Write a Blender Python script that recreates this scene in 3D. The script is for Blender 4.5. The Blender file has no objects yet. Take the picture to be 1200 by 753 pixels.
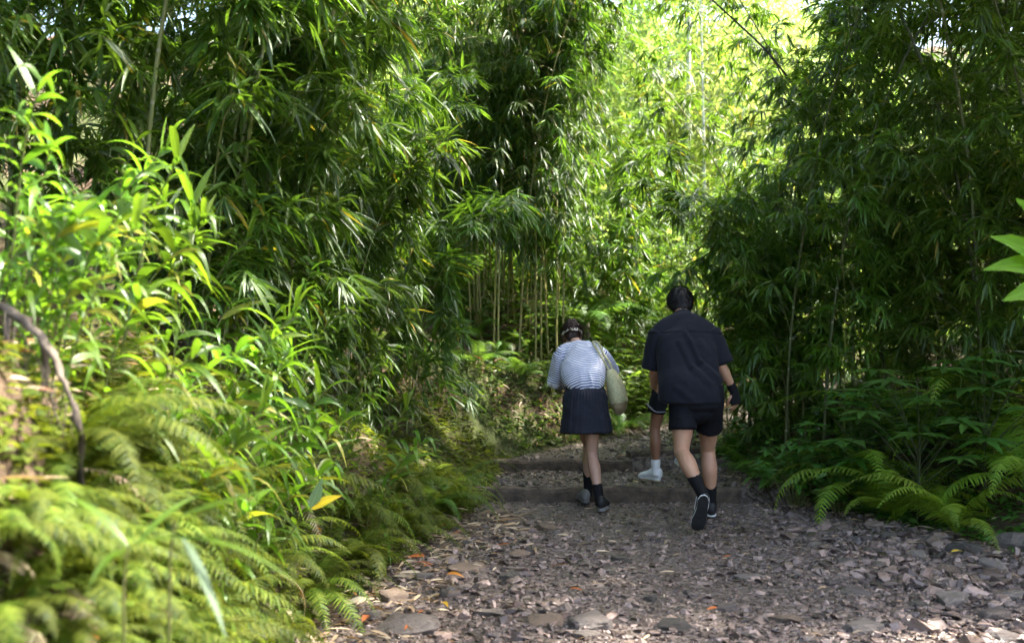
import bpy, math, random
import numpy as np
from mathutils import Vector, Matrix, Euler, Quaternion

sc = bpy.context.scene
COL = sc.collection
PI = math.pi
R = math.radians

# ----------------------------------------------------------------- helpers
def link(o, parent=None):
    COL.objects.link(o)
    if parent is not None:
        o.parent = parent
    return o

def tag(o, label=None, cat=None, group=None, kind=None):
    if label: o['label'] = label
    if cat: o['category'] = cat
    if group: o['group'] = group
    if kind: o['kind'] = kind
    return o

def empty(name, loc=(0, 0, 0), rz=0.0, scale=1.0):
    o = bpy.data.objects.new(name, None)
    o.empty_display_size = 0.1
    o.location = loc
    o.rotation_euler = (0, 0, rz)
    o.scale = (scale, scale, scale)
    return link(o)

def mesh_obj(name, me, parent=None):
    return link(bpy.data.objects.new(name, me), parent)

def copy_tree(o):
    r = o.copy(); COL.objects.link(r)
    for ch in list(o.children):
        c = ch.copy(); COL.objects.link(c); c.parent = r
        for g in list(ch.children):
            d = g.copy(); COL.objects.link(d); d.parent = c
    return r

def nrm(v):
    v = np.asarray(v, float)
    return v / np.maximum(np.linalg.norm(v, axis=-1, keepdims=True), 1e-9)

def np_mesh(name, V, faces_list, mats, smooth=True, uv=None, mat_idx=None):
    """faces_list: list of int arrays (n x k); builds a mesh fast."""
    me = bpy.data.meshes.new(name)
    V = np.ascontiguousarray(V, dtype=np.float32)
    me.vertices.add(len(V)); me.vertices.foreach_set('co', V.ravel())
    fl = [np.asarray(f, dtype=np.int32) for f in faces_list if len(f)]
    loops = np.concatenate([f.ravel() for f in fl])
    tot = np.concatenate([np.full(len(f), f.shape[1], np.int32) for f in fl])
    start = np.concatenate([[0], np.cumsum(tot)[:-1]]).astype(np.int32)
    me.loops.add(len(loops)); me.loops.foreach_set('vertex_index', loops)
    me.polygons.add(len(tot))
    me.polygons.foreach_set('loop_start', start)
    me.polygons.foreach_set('loop_total', tot)
    if mat_idx is not None:
        me.polygons.foreach_set('material_index', np.asarray(mat_idx, np.int32))
    me.polygons.foreach_set('use_smooth', np.full(len(tot), bool(smooth)))
    if uv is not None:
        l = me.uv_layers.new(name='UVMap')
        l.data.foreach_set('uv', np.asarray(uv, np.float32)[loops].ravel())
    me.update(calc_edges=True)
    me.validate()
    for m in (mats if isinstance(mats, (list, tuple)) else [mats]):
        me.materials.append(m)
    return me

class MB:
    def __init__(s): s.V = []; s.F = {3: [], 4: []}; s.UV = []; s.n = 0
    def add(s, V, F, uv=None):
        V = np.asarray(V, float); F = np.asarray(F, int)
        if F.size: s.F[F.shape[1]].append(F + s.n)
        s.V.append(V); s.n += len(V)
        s.UV.append(uv if uv is not None else np.zeros((len(V), 2)))
        return s
    def mesh(s, name, mat, smooth=True):
        fl = [np.concatenate(s.F[k]) for k in (4, 3) if s.F[k]]
        return np_mesh(name, np.concatenate(s.V), fl, mat, smooth, np.concatenate(s.UV))
    def build(s, name, mat, parent=None, smooth=True):
        return mesh_obj(name, s.mesh(name, mat, smooth), parent)

# hash-lattice value noise (numpy)
def _h(ix, iy, iz):
    n = (ix * 374761393 + iy * 668265263 + iz * 2147483647 + 144665) & 0xffffffff
    n = ((n ^ (n >> 13)) * 1274126177) & 0xffffffff
    return ((n ^ (n >> 16)) & 0xffff) / 65535.0
def vnoise(p):
    p = np.asarray(p, float)
    i = np.floor(p).astype(np.int64); f = p - i; f = f * f * (3 - 2 * f)
    out = 0
    for dx in (0, 1):
        for dy in (0, 1):
            for dz in (0, 1):
                w = (f[..., 0] if dx else 1 - f[..., 0]) * (f[..., 1] if dy else 1 - f[..., 1]) * (f[..., 2] if dz else 1 - f[..., 2])
                out = out + w * _h(i[..., 0] + dx, i[..., 1] + dy, i[..., 2] + dz)
    return out * 2 - 1
def fbm(p, oct=3):
    p = np.asarray(p, float); s = 0; a = 1.0
    for k in range(oct):
        s = s + a * vnoise(p * 2.0 ** k + 17.3 * k); a *= 0.5
    return s
def fbm2(x, y, sc_, oct=3, z=0.0):
    x, y = np.broadcast_arrays(np.asarray(x, float), np.asarray(y, float))
    return fbm(np.stack([x * sc_, y * sc_, np.full(x.shape, z)], -1), oct)

def sstep(a, b, x):
    t = np.clip((np.asarray(x, float) - a) / (b - a), 0, 1)
    return t * t * (3 - 2 * t)

def catmull(P, sub):
    P = np.asarray(P, float)
    if len(P) < 3:
        t = np.linspace(0, 1, sub + 1)[:, None]
        return P[0] * (1 - t) + P[-1] * t
    Q = np.vstack([2 * P[0] - P[1], P, 2 * P[-1] - P[-2]])
    out = []
    for i in range(1, len(Q) - 2):
        for k in range(sub):
            t = k / sub
            a, b, c, d = Q[i - 1], Q[i], Q[i + 1], Q[i + 2]
            out.append(0.5 * (2 * b + (c - a) * t + (2 * a - 5 * b + 4 * c - d) * t * t + (3 * b - a - 3 * c + d) * t ** 3))
    out.append(P[-1])
    return np.array(out)

def tube(pts, rad, front=(0, 1, 0), n=16, sub=4, cap=0.6, smooth_path=True):
    """closed tube with elliptical section. rad: r or (side, front) per point."""
    rad = [(r, r) if np.isscalar(r) else r for r in rad]
    if smooth_path and sub > 1:
        C = catmull(pts, sub); RR = np.maximum(catmull(np.array(rad, float), sub), 1e-4)
    else:
        C = np.asarray(pts, float); RR = np.array(rad, float)
    T = nrm(np.gradient(C, axis=0))
    fr = np.asarray(front, float)
    if fr.ndim == 1: fr = np.tile(fr, (len(C), 1))
    S = np.cross(T, fr)
    bad = np.linalg.norm(S, axis=1) < 0.15
    if bad.any():
        S[bad] = np.cross(T[bad], np.array([0.31, 0.2, 0.93]))
    S = nrm(S); N = nrm(np.cross(S, T))
    if cap:
        k = np.sin(np.array([0.35, 0.7, 1.0]) * PI / 2); sh = np.cos(np.array([0.35, 0.7, 1.0]) * PI / 2); sh[-1] = 0.05
        def capr(c, t, s_, n_, r, sg):
            m = r.mean() * cap
            return ([c + sg * t * m * k[j] for j in range(3)], [r * sh[j] for j in range(3)])
        c0, r0 = capr(C[0], T[0], 0, 0, RR[0], -1); c1, r1 = capr(C[-1], T[-1], 0, 0, RR[-1], 1)
        C = np.vstack([c0[::-1], C, c1]); RR = np.vstack([r0[::-1], RR, r1])
        S = np.vstack([[S[0]] * 3, S, [S[-1]] * 3]); N = np.vstack([[N[0]] * 3, N, [N[-1]] * 3])
    a = np.linspace(0, 2 * PI, n, endpoint=False)
    ca, sa = np.cos(a), np.sin(a)
    V = C[:, None, :] + S[:, None, :] * (RR[:, 0, None] * ca)[..., None] + N[:, None, :] * (RR[:, 1, None] * sa)[..., None]
    m = len(C)
    V = V.reshape(-1, 3)
    i = np.arange(m - 1)[:, None] * n; j = np.arange(n)[None, :]; j2 = (j + 1) % n
    F = np.stack([i + j, i + j2, i + n + j2, i + n + j], -1).reshape(-1, 4)
    # end fans
    V = np.vstack([V, C[0], C[-1]])
    q = np.arange(n)
    F3 = np.vstack([np.stack([(q + 1) % n, q, np.full(n, m * n)], 1),
                    np.stack([(m - 1) * n + q, (m - 1) * n + (q + 1) % n, np.full(n, m * n + 1)], 1)])
    return V, F, F3

def add_tube(mb, *a, **k):
    V, F, F3 = tube(*a, **k)
    b = mb.n
    mb.add(V, F); mb.F[3].append(F3 + b)

def stick(mb, pts, r0, r1, n=5):
    """thin open tube along a polyline, cheap."""
    C = np.asarray(pts, float); m = len(C)
    T = nrm(np.gradient(C, axis=0))
    ref = np.array([0.13, 0.21, 0.97]) if abs(T[0][2]) < 0.8 else np.array([0.9, 0.35, 0.1])
    S = nrm(np.cross(T, ref)); N = np.cross(S, T)
    r = np.linspace(r0, r1, m)
    a = np.linspace(0, 2 * PI, n, endpoint=False)
    V = C[:, None] + S[:, None] * (r[:, None] * np.cos(a))[..., None] + N[:, None] * (r[:, None] * np.sin(a))[..., None]
    i = np.arange(m - 1)[:, None] * n; j = np.arange(n)[None]; j2 = (j + 1) % n
    F = np.stack([i + j, i + j2, i + n + j2, i + n + j], -1).reshape(-1, 4)
    mb.add(V.reshape(-1, 3), F)

# leaf profiles: (t, width) rows
LANCE = [(0, .10), (.12, .72), (.32, 1.0), (.6, .82), (.85, .36), (1, .02)]
LANCE3 = [(0, .10), (.22, 1.0), (.6, .8), (1, .02)]
LANCE_HI = [(0, .12), (.06, .5), (.15, .82), (.28, 1.0), (.45, .98), (.62, .80), (.78, .52), (.91, .22), (1, .01)]
OVATE = [(0, .06), (.1, .7), (.3, 1.0), (.55, .86), (.8, .45), (1, .02)]
def TOOTHED(k=8, lo=.62):
    rows = [(0, .6)]
    for i in range(k):
        w = (1 - (i / k) ** 1.6)
        rows.append(((i + .55) / (k + .4), w)); rows.append(((i + .95) / (k + .4), w * lo))
    rows.append((1, .03))
    return rows

def leaves(mb, base, d, up, L, W, droop=0.3, fold=0.18, prof=LANCE, wave=0.0, curl=None):
    """batch of leaves; base,d,up: Nx3, L,W: N."""
    base = np.atleast_2d(np.asarray(base, float)); N = len(base)
    d = nrm(np.atleast_2d(d)); up = np.atleast_2d(np.asarray(up, float))
    L = np.broadcast_to(np.asarray(L, float), (N,)); W = np.broadcast_to(np.asarray(W, float), (N,))
    droop = np.broadcast_to(np.asarray(droop, float), (N,))
    side = np.cross(d, up)
    bad = np.linalg.norm(side, axis=1) < 1e-3
    side[bad] = np.cross(d[bad], [1, .3, .1])
    side = nrm(side); n = nrm(np.cross(side, d))
    t = np.array([p[0] for p in prof]); w = np.array([p[1] for p in prof]); k = len(t)
    down = np.array([0, 0, -1.0])
    cen = base[:, None] + d[:, None] * (L[:, None] * t)[..., None] + down * (L[:, None] * droop[:, None] * t ** 2)[..., None]
    # keep length roughly constant
    cen = cen - d[:, None] * (L[:, None] * 0.25 * (droop[:, None] ** 2) * t ** 2)[..., None]
    off = side[:, None] * (W[:, None] * 0.5 * w)[..., None]
    lift = n[:, None] * (W[:, None] * fold * w)[..., None]
    if wave:
        ph = np.arange(N)[:, None] * 1.7
        wl = n[:, None] * (W[:, None] * wave * np.sin(t * 19 + ph) * w)[..., None]
        wr = n[:, None] * (W[:, None] * wave * np.sin(t * 17 + ph + 2) * w)[..., None]
    else: wl = wr = 0
    V = np.stack([cen + off + lift + wl, cen, cen - off + lift + wr], 2).reshape(-1, 3)
    uv = np.zeros((N, k, 3, 2)); uv[..., 0] = np.array([0, .5, 1]); uv[..., 1] = t[None, :, None]
    i = (np.arange(N) * k * 3)[:, None, None] + (np.arange(k - 1) * 3)[None, :, None] + np.arange(2)[None, None]
    F = np.stack([i, i + 1, i + 4, i + 3], -1).reshape(-1, 4)
    mb.add(V, F, uv.reshape(-1, 2))

# ----------------------------------------------------------------- materials
def new_mat(name):
    m = bpy.data.materials.new(name); m.use_nodes = True
    nt = m.node_tree
    for n in list(nt.nodes): nt.nodes.remove(n)
    out = nt.nodes.new('ShaderNodeOutputMaterial')
    return m, nt, out
def N_(nt, t, **k):
    n = nt.nodes.new('ShaderNode' + t)
    for a, v in k.items(): setattr(n, a, v)
    return n
def ramp(nt, fac, stops, interp='LINEAR'):
    r = N_(nt, 'ValToRGB'); r.color_ramp.interpolation = interp
    e = r.color_ramp.elements
    while len(e) < len(stops): e.new(0.5)
    for el, (p, c) in zip(e, stops):
        el.position = p; el.color = (*c, 1) if len(c) == 3 else c
    nt.links.new(fac, r.inputs[0]); return r.outputs[0]
def mixc(nt, a, b, fac, mode='MIX'):
    m = N_(nt, 'Mix', data_type='RGBA', blend_type=mode)
    for s, v in ((0, fac), (6, a), (7, b)):
        if hasattr(v, 'links'): nt.links.new(v, m.inputs[s])
        else: m.inputs[s].default_value = v if s == 0 else ((*v, 1) if len(v) == 3 else v)
    return m.outputs[2]
def noise(nt, scale, detail=4, rough=.55, vec=None, dist=0):
    n = N_(nt, 'TexNoise'); n.inputs['Scale'].default_value = scale
    n.inputs['Detail'].default_value = detail; n.inputs['Roughness'].default_value = rough
    n.inputs['Distortion'].default_value = dist
    if vec is not None: nt.links.new(vec, n.inputs['Vector'])
    return n.outputs[0]
def coord(nt, which='Object'):
    return N_(nt, 'TexCoord').outputs[which]
def math_(nt, op, a, b=0.0, c=None):
    m = N_(nt, 'Math', operation=op)
    for s, v in enumerate((a, b) if c is None else (a, b, c)):
        if hasattr(v, 'links'): nt.links.new(v, m.inputs[s])
        else: m.inputs[s].default_value = v
    return m.outputs[0]
def bump(nt, h, strength=.4, dist=.01):
    b = N_(nt, 'Bump'); b.inputs['Strength'].default_value = strength; b.inputs['Distance'].default_value = dist
    nt.links.new(h, b.inputs['Height']); return b.outputs[0]
def principled(nt, out, color, rough=.6, spec=.5, normal=None, link_out=True, sheen=0):
    p = N_(nt, 'BsdfPrincipled')
    if hasattr(color, 'links'): nt.links.new(color, p.inputs['Base Color'])
    else: p.inputs['Base Color'].default_value = (*color, 1)
    if hasattr(rough, 'links'): nt.links.new(rough, p.inputs['Roughness'])
    else: p.inputs['Roughness'].default_value = rough
    p.inputs['Specular IOR Level'].default_value = spec
    if sheen: p.inputs['Sheen Weight'].default_value = sheen
    if normal is not None: nt.links.new(normal, p.inputs['Normal'])
    if link_out: nt.links.new(p.outputs[0], out.inputs[0])
    return p

def leaf_mat(name, cols, trans, tfac=.42, rough=.38, spec=.5, objvar=.25, yellow=0.03, veins=True, ycol=(.32, .24, .03)):
    """cols: list of leaf base colours picked per leaf; trans: transmitted colour."""
    m, nt, out = new_mat(name)
    g = N_(nt, 'NewGeometry'); oi = N_(nt, 'ObjectInfo')
    rnd = g.outputs['Random Per Island']
    n = len(cols)
    st = [(i / (n - 1) * (1 - 2 * yellow), c) for i, c in enumerate(cols)]
    if yellow > 0: st += [(1 - yellow, cols[-1]), (1 - .8 * yellow, ycol)]
    c = ramp(nt, rnd, st)
    # per plant variation
    hsv = N_(nt, 'HueSaturation')
    hv = math_(nt, 'MULTIPLY_ADD', oi.outputs['Random'], .03, .485)
    vv = math_(nt, 'MULTIPLY_ADD', oi.outputs['Random'], objvar * 2, 1 - objvar)
    nt.links.new(hv, hsv.inputs['Hue']); nt.links.new(vv, hsv.inputs['Value']); nt.links.new(c, hsv.inputs['Color'])
    c = hsv.outputs[0]
    # blotches and a paler midrib
    nz = noise(nt, 9, 3, vec=coord(nt))
    c = mixc(nt, c, mixc(nt, c, (.55, .6, .5), 1.0, 'MULTIPLY'), math_(nt, 'MULTIPLY', nz, .5))
    nrm_ = None
    if veins:
        uv = N_(nt, 'UVMap'); sep = N_(nt, 'SeparateXYZ'); nt.links.new(uv.outputs[0], sep.inputs[0])
        dx = math_(nt, 'ABSOLUTE', math_(nt, 'SUBTRACT', sep.outputs[0], .5))
        mid = math_(nt, 'LESS_THAN', dx, .045)
        c = mixc(nt, c, mixc(nt, c, (1.7, 1.6, 1.4), 1.0, 'MULTIPLY'), math_(nt, 'MULTIPLY', mid, .7))
        w = math_(nt, 'SINE', math_(nt, 'MULTIPLY', sep.outputs[0], 60.0))
        nrm_ = bump(nt, w, .25, .002)
    rr = math_(nt, 'MULTIPLY_ADD', rnd, .18, rough - .09)
    p = principled(nt, out, c, rr, spec, nrm_, link_out=False)
    t = N_(nt, 'BsdfTranslucent')
    tc = mixc(nt, (*trans,), mixc(nt, c, (4.2, 3.6, 2.0), 1.0, 'MULTIPLY'), .45)
    nt.links.new(tc, t.inputs[0])
    mx = N_(nt, 'MixShader'); mx.inputs[0].default_value = tfac
    nt.links.new(p.outputs[0], mx.inputs[1]); nt.links.new(t.outputs[0], mx.inputs[2])
    nt.links.new(mx.outputs[0], out.inputs[0])
    return m

def simple_mat(name, c1, c2, scale=8, rough=.7, bscale=40, bstr=.3, bdist=.005, spec=.4, sheen=0):
    m, nt, out = new_mat(name)
    co = coord(nt)
    f = noise(nt, scale, 5, vec=co)
    c = ramp(nt, f, [(.3, c1), (.7, c2)])
    principled(nt, out, c, rough, spec, bump(nt, noise(nt, bscale, 4, vec=co), bstr, bdist), sheen=sheen)
    return m

M = {}
M['bamboo_leaf'] = leaf_mat('bamboo_leaf', [(.020, .054, .007), (.037, .084, .010), (.064, .118, .013)], (.19, .36, .02), .34, .32, yellow=.015)
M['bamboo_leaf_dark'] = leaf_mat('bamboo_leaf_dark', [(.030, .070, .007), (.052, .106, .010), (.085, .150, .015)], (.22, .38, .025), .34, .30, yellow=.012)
M['lush_leaf'] = leaf_mat('lush_leaf', [(.045, .105, .008), (.07, .145, .010), (.11, .18, .014)], (.18, .37, .02), .40, .34, yellow=.012)
M['fern'] = leaf_mat('fern', [(.036, .066, .006), (.070, .105, .009), (.12, .145, .016)], (.22, .27, .018), .32, .6, spec=.2, yellow=.0, veins=False, objvar=.35)
M['fern_lit'] = leaf_mat('fern_lit', [(.11, .20, .016), (.16, .25, .02), (.19, .27, .03)], (.34, .46, .04), .40, .5, spec=.35, yellow=.0, veins=False, objvar=.3)  # fern green brightened to imitate light falling on the shady-edge ferns
M['fern_dark'] = leaf_mat('fern_dark', [(.045, .105, .014), (.07, .14, .018)], (.24, .36, .04), .36, .45, spec=.35, yellow=.0, veins=False, objvar=.4)
M['tree_leaf'] = leaf_mat('tree_leaf', [(.05, .11, .018), (.11, .18, .035), (.19, .26, .07)], (.46, .58, .15), .5, .45, objvar=.4, yellow=.02, veins=False)
M['broad_leaf'] = leaf_mat('broad_leaf', [(.045, .115, .02), (.07, .15, .028)], (.2, .38, .05), .32, .28, yellow=.0)
M['ginger_leaf'] = leaf_mat('ginger_leaf', [(.065, .18, .008), (.09, .21, .010)], (.38, .56, .015), .5, .55, spec=.22, yellow=.0)
M['dry_leaf'] = leaf_mat('dry_leaf', [(.30, .21, .13), (.42, .32, .21), (.52, .43, .31), (.22, .13, .07)], (.3, .2, .1), .15, .6, spec=.3, yellow=.06, ycol=(.38, .11, .02), objvar=.1)
M['yellow_leaf'] = leaf_mat('yellow_leaf', [(.45, .33, .02), (.5, .36, .03)], (.6, .45, .03), .4, .4, yellow=0)
M['silver_leaf'] = leaf_mat('silver_leaf', [(.10, .17, .09), (.12, .19, .10)], (.12, .2, .06), .25, .6, yellow=0)
M['orange_leaf'] = leaf_mat('orange_leaf', [(.33, .10, .02), (.42, .16, .03)], (.4, .12, .02), .25, .5, yellow=0)

def culm_mat(name, a, b):
    m, nt, out = new_mat(name)
    co = coord(nt); sep = N_(nt, 'SeparateXYZ'); nt.links.new(co, sep.inputs[0])
    oi = N_(nt, 'ObjectInfo')
    ring = math_(nt, 'FRACT', math_(nt, 'MULTIPLY_ADD', sep.outputs[2], 3.6, oi.outputs['Random']))
    node = math_(nt, 'LESS_THAN', ring, .07)
    c = ramp(nt, noise(nt, 5, 4, vec=co), [(.3, a), (.7, b)])
    c = mixc(nt, c, (.30, .29, .2), math_(nt, 'MULTIPLY', node, .65))
    hsv = N_(nt, 'HueSaturation'); nt.links.new(c, hsv.inputs['Color'])
    nt.links.new(math_(nt, 'MULTIPLY_ADD', oi.outputs['Random'], .5, .75), hsv.inputs['Value'])
    principled(nt, out, hsv.outputs[0], .45, .4)
    return m
M['culm'] = culm_mat('culm', (.10, .13, .03), (.20, .20, .06))
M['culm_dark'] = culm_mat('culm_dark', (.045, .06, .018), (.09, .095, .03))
M['cane'] = culm_mat('cane', (.22, .20, .06), (.36, .31, .11))
M['twig'] = simple_mat('twig', (.10, .12, .03), (.17, .16, .06), 12)
M['stipe'] = simple_mat('stipe', (.04, .06, .018), (.07, .07, .03), 12)
M['bark_pale'] = simple_mat('bark_pale', (.45, .43, .36), (.66, .64, .56), 6, .85, 30, .5, .02)
M['bark'] = simple_mat('bark', (.09, .07, .05), (.18, .15, .11), 6, .9, 30, .6, .02)
M['dead_stalk'] = simple_mat('dead_stalk', (.03, .026, .02), (.07, .06, .045), 9, .7)
M['root'] = simple_mat('root', (.055, .042, .03), (.14, .11, .08), 14, .85, 50, .6, .01)
M['timber'] = simple_mat('timber', (.035, .025, .018), (.12, .088, .06), 11, .85, 30, 1.0, .02)
# ----------------------------------------------------------------- terrain
YL = [-4, 0, 2.4, 3, 3.6, 4.2, 5.3, 7.5, 9.5, 10.6, 11.2, 12, 13, 15, 17, 22]
XL = [-1.5, -1.4, -.98, -.86, -.96, -1.1, -1.08, -.62, -.21, -.10, .3, 1.0, 1.7, 3.0, 4.2, 7.0]
YR = [-4, 0, 5.3, 7.57, 9.8, 11, 12, 13, 15, 17, 22]
XR = [4.6, 4.5, 3.95, 3.2, 2.25, 1.95, 2.3, 3.0, 4.4, 5.6, 8.4]
def xl(y): return np.interp(y, YL, XL)
def xr(y): return np.interp(y, YR, XR)
S1, S2 = 9.5, 10.62
def base_z(y, steps=True):
    y = np.asarray(y, float)
    if steps:
        z = .11 * (y > S1 + .05) + .10 * (y > S2 + .05)
    else:
        z = .11 * sstep(9.1, 9.9, y) + .10 * sstep(10.3, 11.0, y)
    return z + .05 * np.maximum(y - 10.8, 0) + .13 * np.maximum(y - 15, 0) + .06 * np.maximum(y - 22, 0)
def ground_z(x, y):
    x = np.asarray(x, float); y = np.asarray(y, float)
    l = xl(y); r = xr(y)
    s = l - x; q = x - r
    wob = fbm2(x, y, .9, 3)
    fine = fbm2(x, y, 4.0, 3, 3.3)
    inside = (s < 0) & (q < 0)
    b = np.where(inside, base_z(y), base_z(y, False))
    hl = np.interp(y, [0, 2.0, 3.1, 4.5, 6.5, 9, 12, 16], [.7, .8, 1.55, 1.48, 1.15, .75, .80, .7])
    wl = np.interp(y, [0, 3.5, 4.5, 6.5, 9, 12, 16], [.55, .55, .5, .8, .9, .9, 1.5])
    bank = hl * sstep(-.02, 1, s / wl) + .32 * np.maximum(s - wl, 0) ** 1.05
    bankr = .22 * sstep(0, .7, q) + .42 * np.maximum(q - .5, 0)
    cap = 9 + .0 * y
    z = b + np.where(s > 0, np.minimum(bank, 4.5) * (1 + .22 * wob) + .05 * fine * sstep(0, .3, s), 0) \
          + np.where(q > 0, np.minimum(bankr, 4.5) * (1 + .15 * wob) + .035 * fine * sstep(0, .3, q), 0)
    z = z + np.where(inside, .012 * fine + .02 * wob, 0)
    return z
def gz(x, y): return float(ground_z(np.array([x]), np.array([y]))[0])

def grid_mesh(xs, ys, zf):
    X, Y = np.meshgrid(xs, ys); Z = zf(X, Y)
    V = np.stack([X, Y, Z], -1).reshape(-1, 3)
    nx = len(xs); ny = len(ys)
    i = (np.arange(ny - 1)[:, None] * nx + np.arange(nx - 1)[None]).reshape(-1)
    F = np.stack([i, i + 1, i + nx + 1, i + nx], 1)
    return V, F

def ground_material():
    m, nt, out = new_mat('forest_floor')
    co = coord(nt)
    n1 = noise(nt, 1.1, 5, vec=co); n2 = noise(nt, 9, 6, .6, vec=co); n3 = noise(nt, 45, 5, .65, vec=co)
    soil = ramp(nt, n2, [(.25, (.035, .022, .013)), (.5, (.085, .055, .032)), (.75, (.15, .105, .065))])
    moss = ramp(nt, n3, [(.3, (.02, .035, .008)), (.7, (.07, .10, .02))])
    f = ramp(nt, n1, [(.46, (0, 0, 0)), (.58, (1, 1, 1))])
    c = mixc(nt, soil, moss, math_(nt, 'MULTIPLY', f, .8))
    h = math_(nt, 'ADD', math_(nt, 'MULTIPLY', n2, .7), math_(nt, 'MULTIPLY', n3, .5))
    principled(nt, out, c, .9, .25, bump(nt, h, .9, .05))
    return m
xs = np.concatenate([np.arange(-45, -6, 1.5), np.arange(-6, -3, .3), np.arange(-3, 5.0, .07), np.arange(5.0, 9, .4), np.arange(9, 46, 1.5)])
ys = np.concatenate([np.arange(-8, 1, .5), np.arange(1, 15.5, .07), np.arange(15.5, 24, .4), np.arange(24, 75, 1.5)])
def terrain_z(X, Y):
    z = ground_z(X, Y)
    ins = np.minimum(X - xl(Y), xr(Y) - X)
    return z - .06 * sstep(.0, .12, ins) * (Y < 16)
V, F = grid_mesh(xs, ys, terrain_z)
g = mesh_obj('ground', np_mesh('ground', V, [F], ground_material()))
tag(g, 'brown earthen bank and forest floor either side of the path', 'ground', kind='structure')

# ---- path sheet
def path_material():
    m, nt, out = new_mat('path_gravel')
    co = coord(nt)
    v = N_(nt, 'TexVoronoi'); v.inputs['Scale'].default_value = 32; nt.links.new(co, v.inputs['Vector'])
    n2 = noise(nt, 3, 4, vec=co); n3 = noise(nt, 60, 4, vec=co)
    sep = N_(nt, 'SeparateColor'); nt.links.new(v.outputs['Color'], sep.inputs[0])
    c = ramp(nt, sep.outputs[0], [(0, (.022, .015, .012)), (.5, (.075, .056, .047)), (1, (.18, .145, .13))])
    c = mixc(nt, c, (.10, .07, .05), math_(nt, 'MULTIPLY', n2, .5))
    h = math_(nt, 'ADD', math_(nt, 'MULTIPLY', v.outputs['Distance'], -1.0), math_(nt, 'MULTIPLY', n3, .25))
    principled(nt, out, c, .6, .4, bump(nt, h, 1.0, .02))
    return m
ysp = np.arange(1.5, 16.5, .05); ts = np.linspace(0, 1, 70)
T, Y = np.meshgrid(ts, ysp)
X = (xl(Y) - .02) * (1 - T) + (xr(Y) + .02) * T
edge = np.minimum(T, 1 - T) * (xr(Y) - xl(Y))
Z = ground_z(np.clip(X, xl(Y) + .001, xr(Y) - .001), Y) - .03 * (1 - sstep(0, .06, edge))
V = np.stack([X, Y, Z], -1).reshape(-1, 3); nx = len(ts)
i = (np.arange(len(ysp) - 1)[:, None] * nx + np.arange(nx - 1)[None]).reshape(-1)
p = mesh_obj('path', np_mesh('path', V, [np.stack([i, i + 1, i + nx + 1, i + nx], 1)], path_material()))
tag(p, 'stony grey brown footpath climbing between the bamboo', 'path', kind='structure')

# ---- stones
def stone_material(name, lo, hi, rough=.5):
    m, nt, out = new_mat(name)
    co = coord(nt); g = N_(nt, 'NewGeometry'); oi = N_(nt, 'ObjectInfo')
    r = g.outputs['Random Per Island']
    c = ramp(nt, r, [(0, lo), (.55, tuple((a + b) / 2 for a, b in zip(lo, hi))), (.85, hi), (1, tuple(min(.6, v * 1.5) for v in hi))])
    n1 = noise(nt, 14, 5, vec=co); n2 = noise(nt, 90, 4, vec=co)
    c = mixc(nt, c, mixc(nt, c, (.6, .52, .42), 1, 'MULTIPLY'), n1)
    rr = math_(nt, 'MULTIPLY_ADD', n2, .35, rough - .18)
    principled(nt, out, c, rr, .55, bump(nt, math_(nt, 'ADD', n1, math_(nt, 'MULTIPLY', n2, .6)), .8, .015))
    return m
M['gravel'] = stone_material('gravel_stone', (.04, .028, .025), (.245, .183, .162), .17)
M['slab_grey'] = stone_material('slab_grey', (.12, .10, .095), (.16, .14, .13), .30)
M['slab_pale'] = stone_material('slab_pale', (.20, .175, .16), (.24, .21, .19), .32)
M['slab_dark'] = stone_material('slab_dark', (.055, .05, .045), (.08, .07, .06), .5)
M['slab_brown'] = stone_material('slab_brown', (.17, .125, .09), (.22, .16, .12), .55)

import bmesh
def stone_template(seed, npts, flat, smooth_it=0, ang=2.6):
    rg = np.random.default_rng(seed)
    P = nrm(rg.normal(size=(npts, 3)))
    P = np.sign(P) * np.abs(P) ** (2 / ang)
    P *= rg.uniform(.75, 1.1, (npts, 1)); P *= [1, rg.uniform(.55, .95), flat]
    bm = bmesh.new()
    for q in P: bm.verts.new(q)
    bmesh.ops.convex_hull(bm, input=bm.verts)
    for v in [v for v in bm.verts if not v.link_faces]: bm.verts.remove(v)
    if smooth_it:
        bmesh.ops.bevel(bm, geom=list(bm.edges), offset=.07, segments=2, affect='EDGES', profile=.6, clamp_overlap=True)
    bmesh.ops.triangulate(bm, faces=bm.faces)
    bm.verts.ensure_lookup_table(); bm.verts.index_update()
    V = np.array([v.co[:] for v in bm.verts]); F = np.array([[v.index for v in f.verts] for f in bm.faces])
    bm.free(); return V, F
TEMPL = [stone_template(100 + k, 13, f) for k, f in enumerate([.34, .42, .3, .5, .36, .6, .45, .32])]

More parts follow.
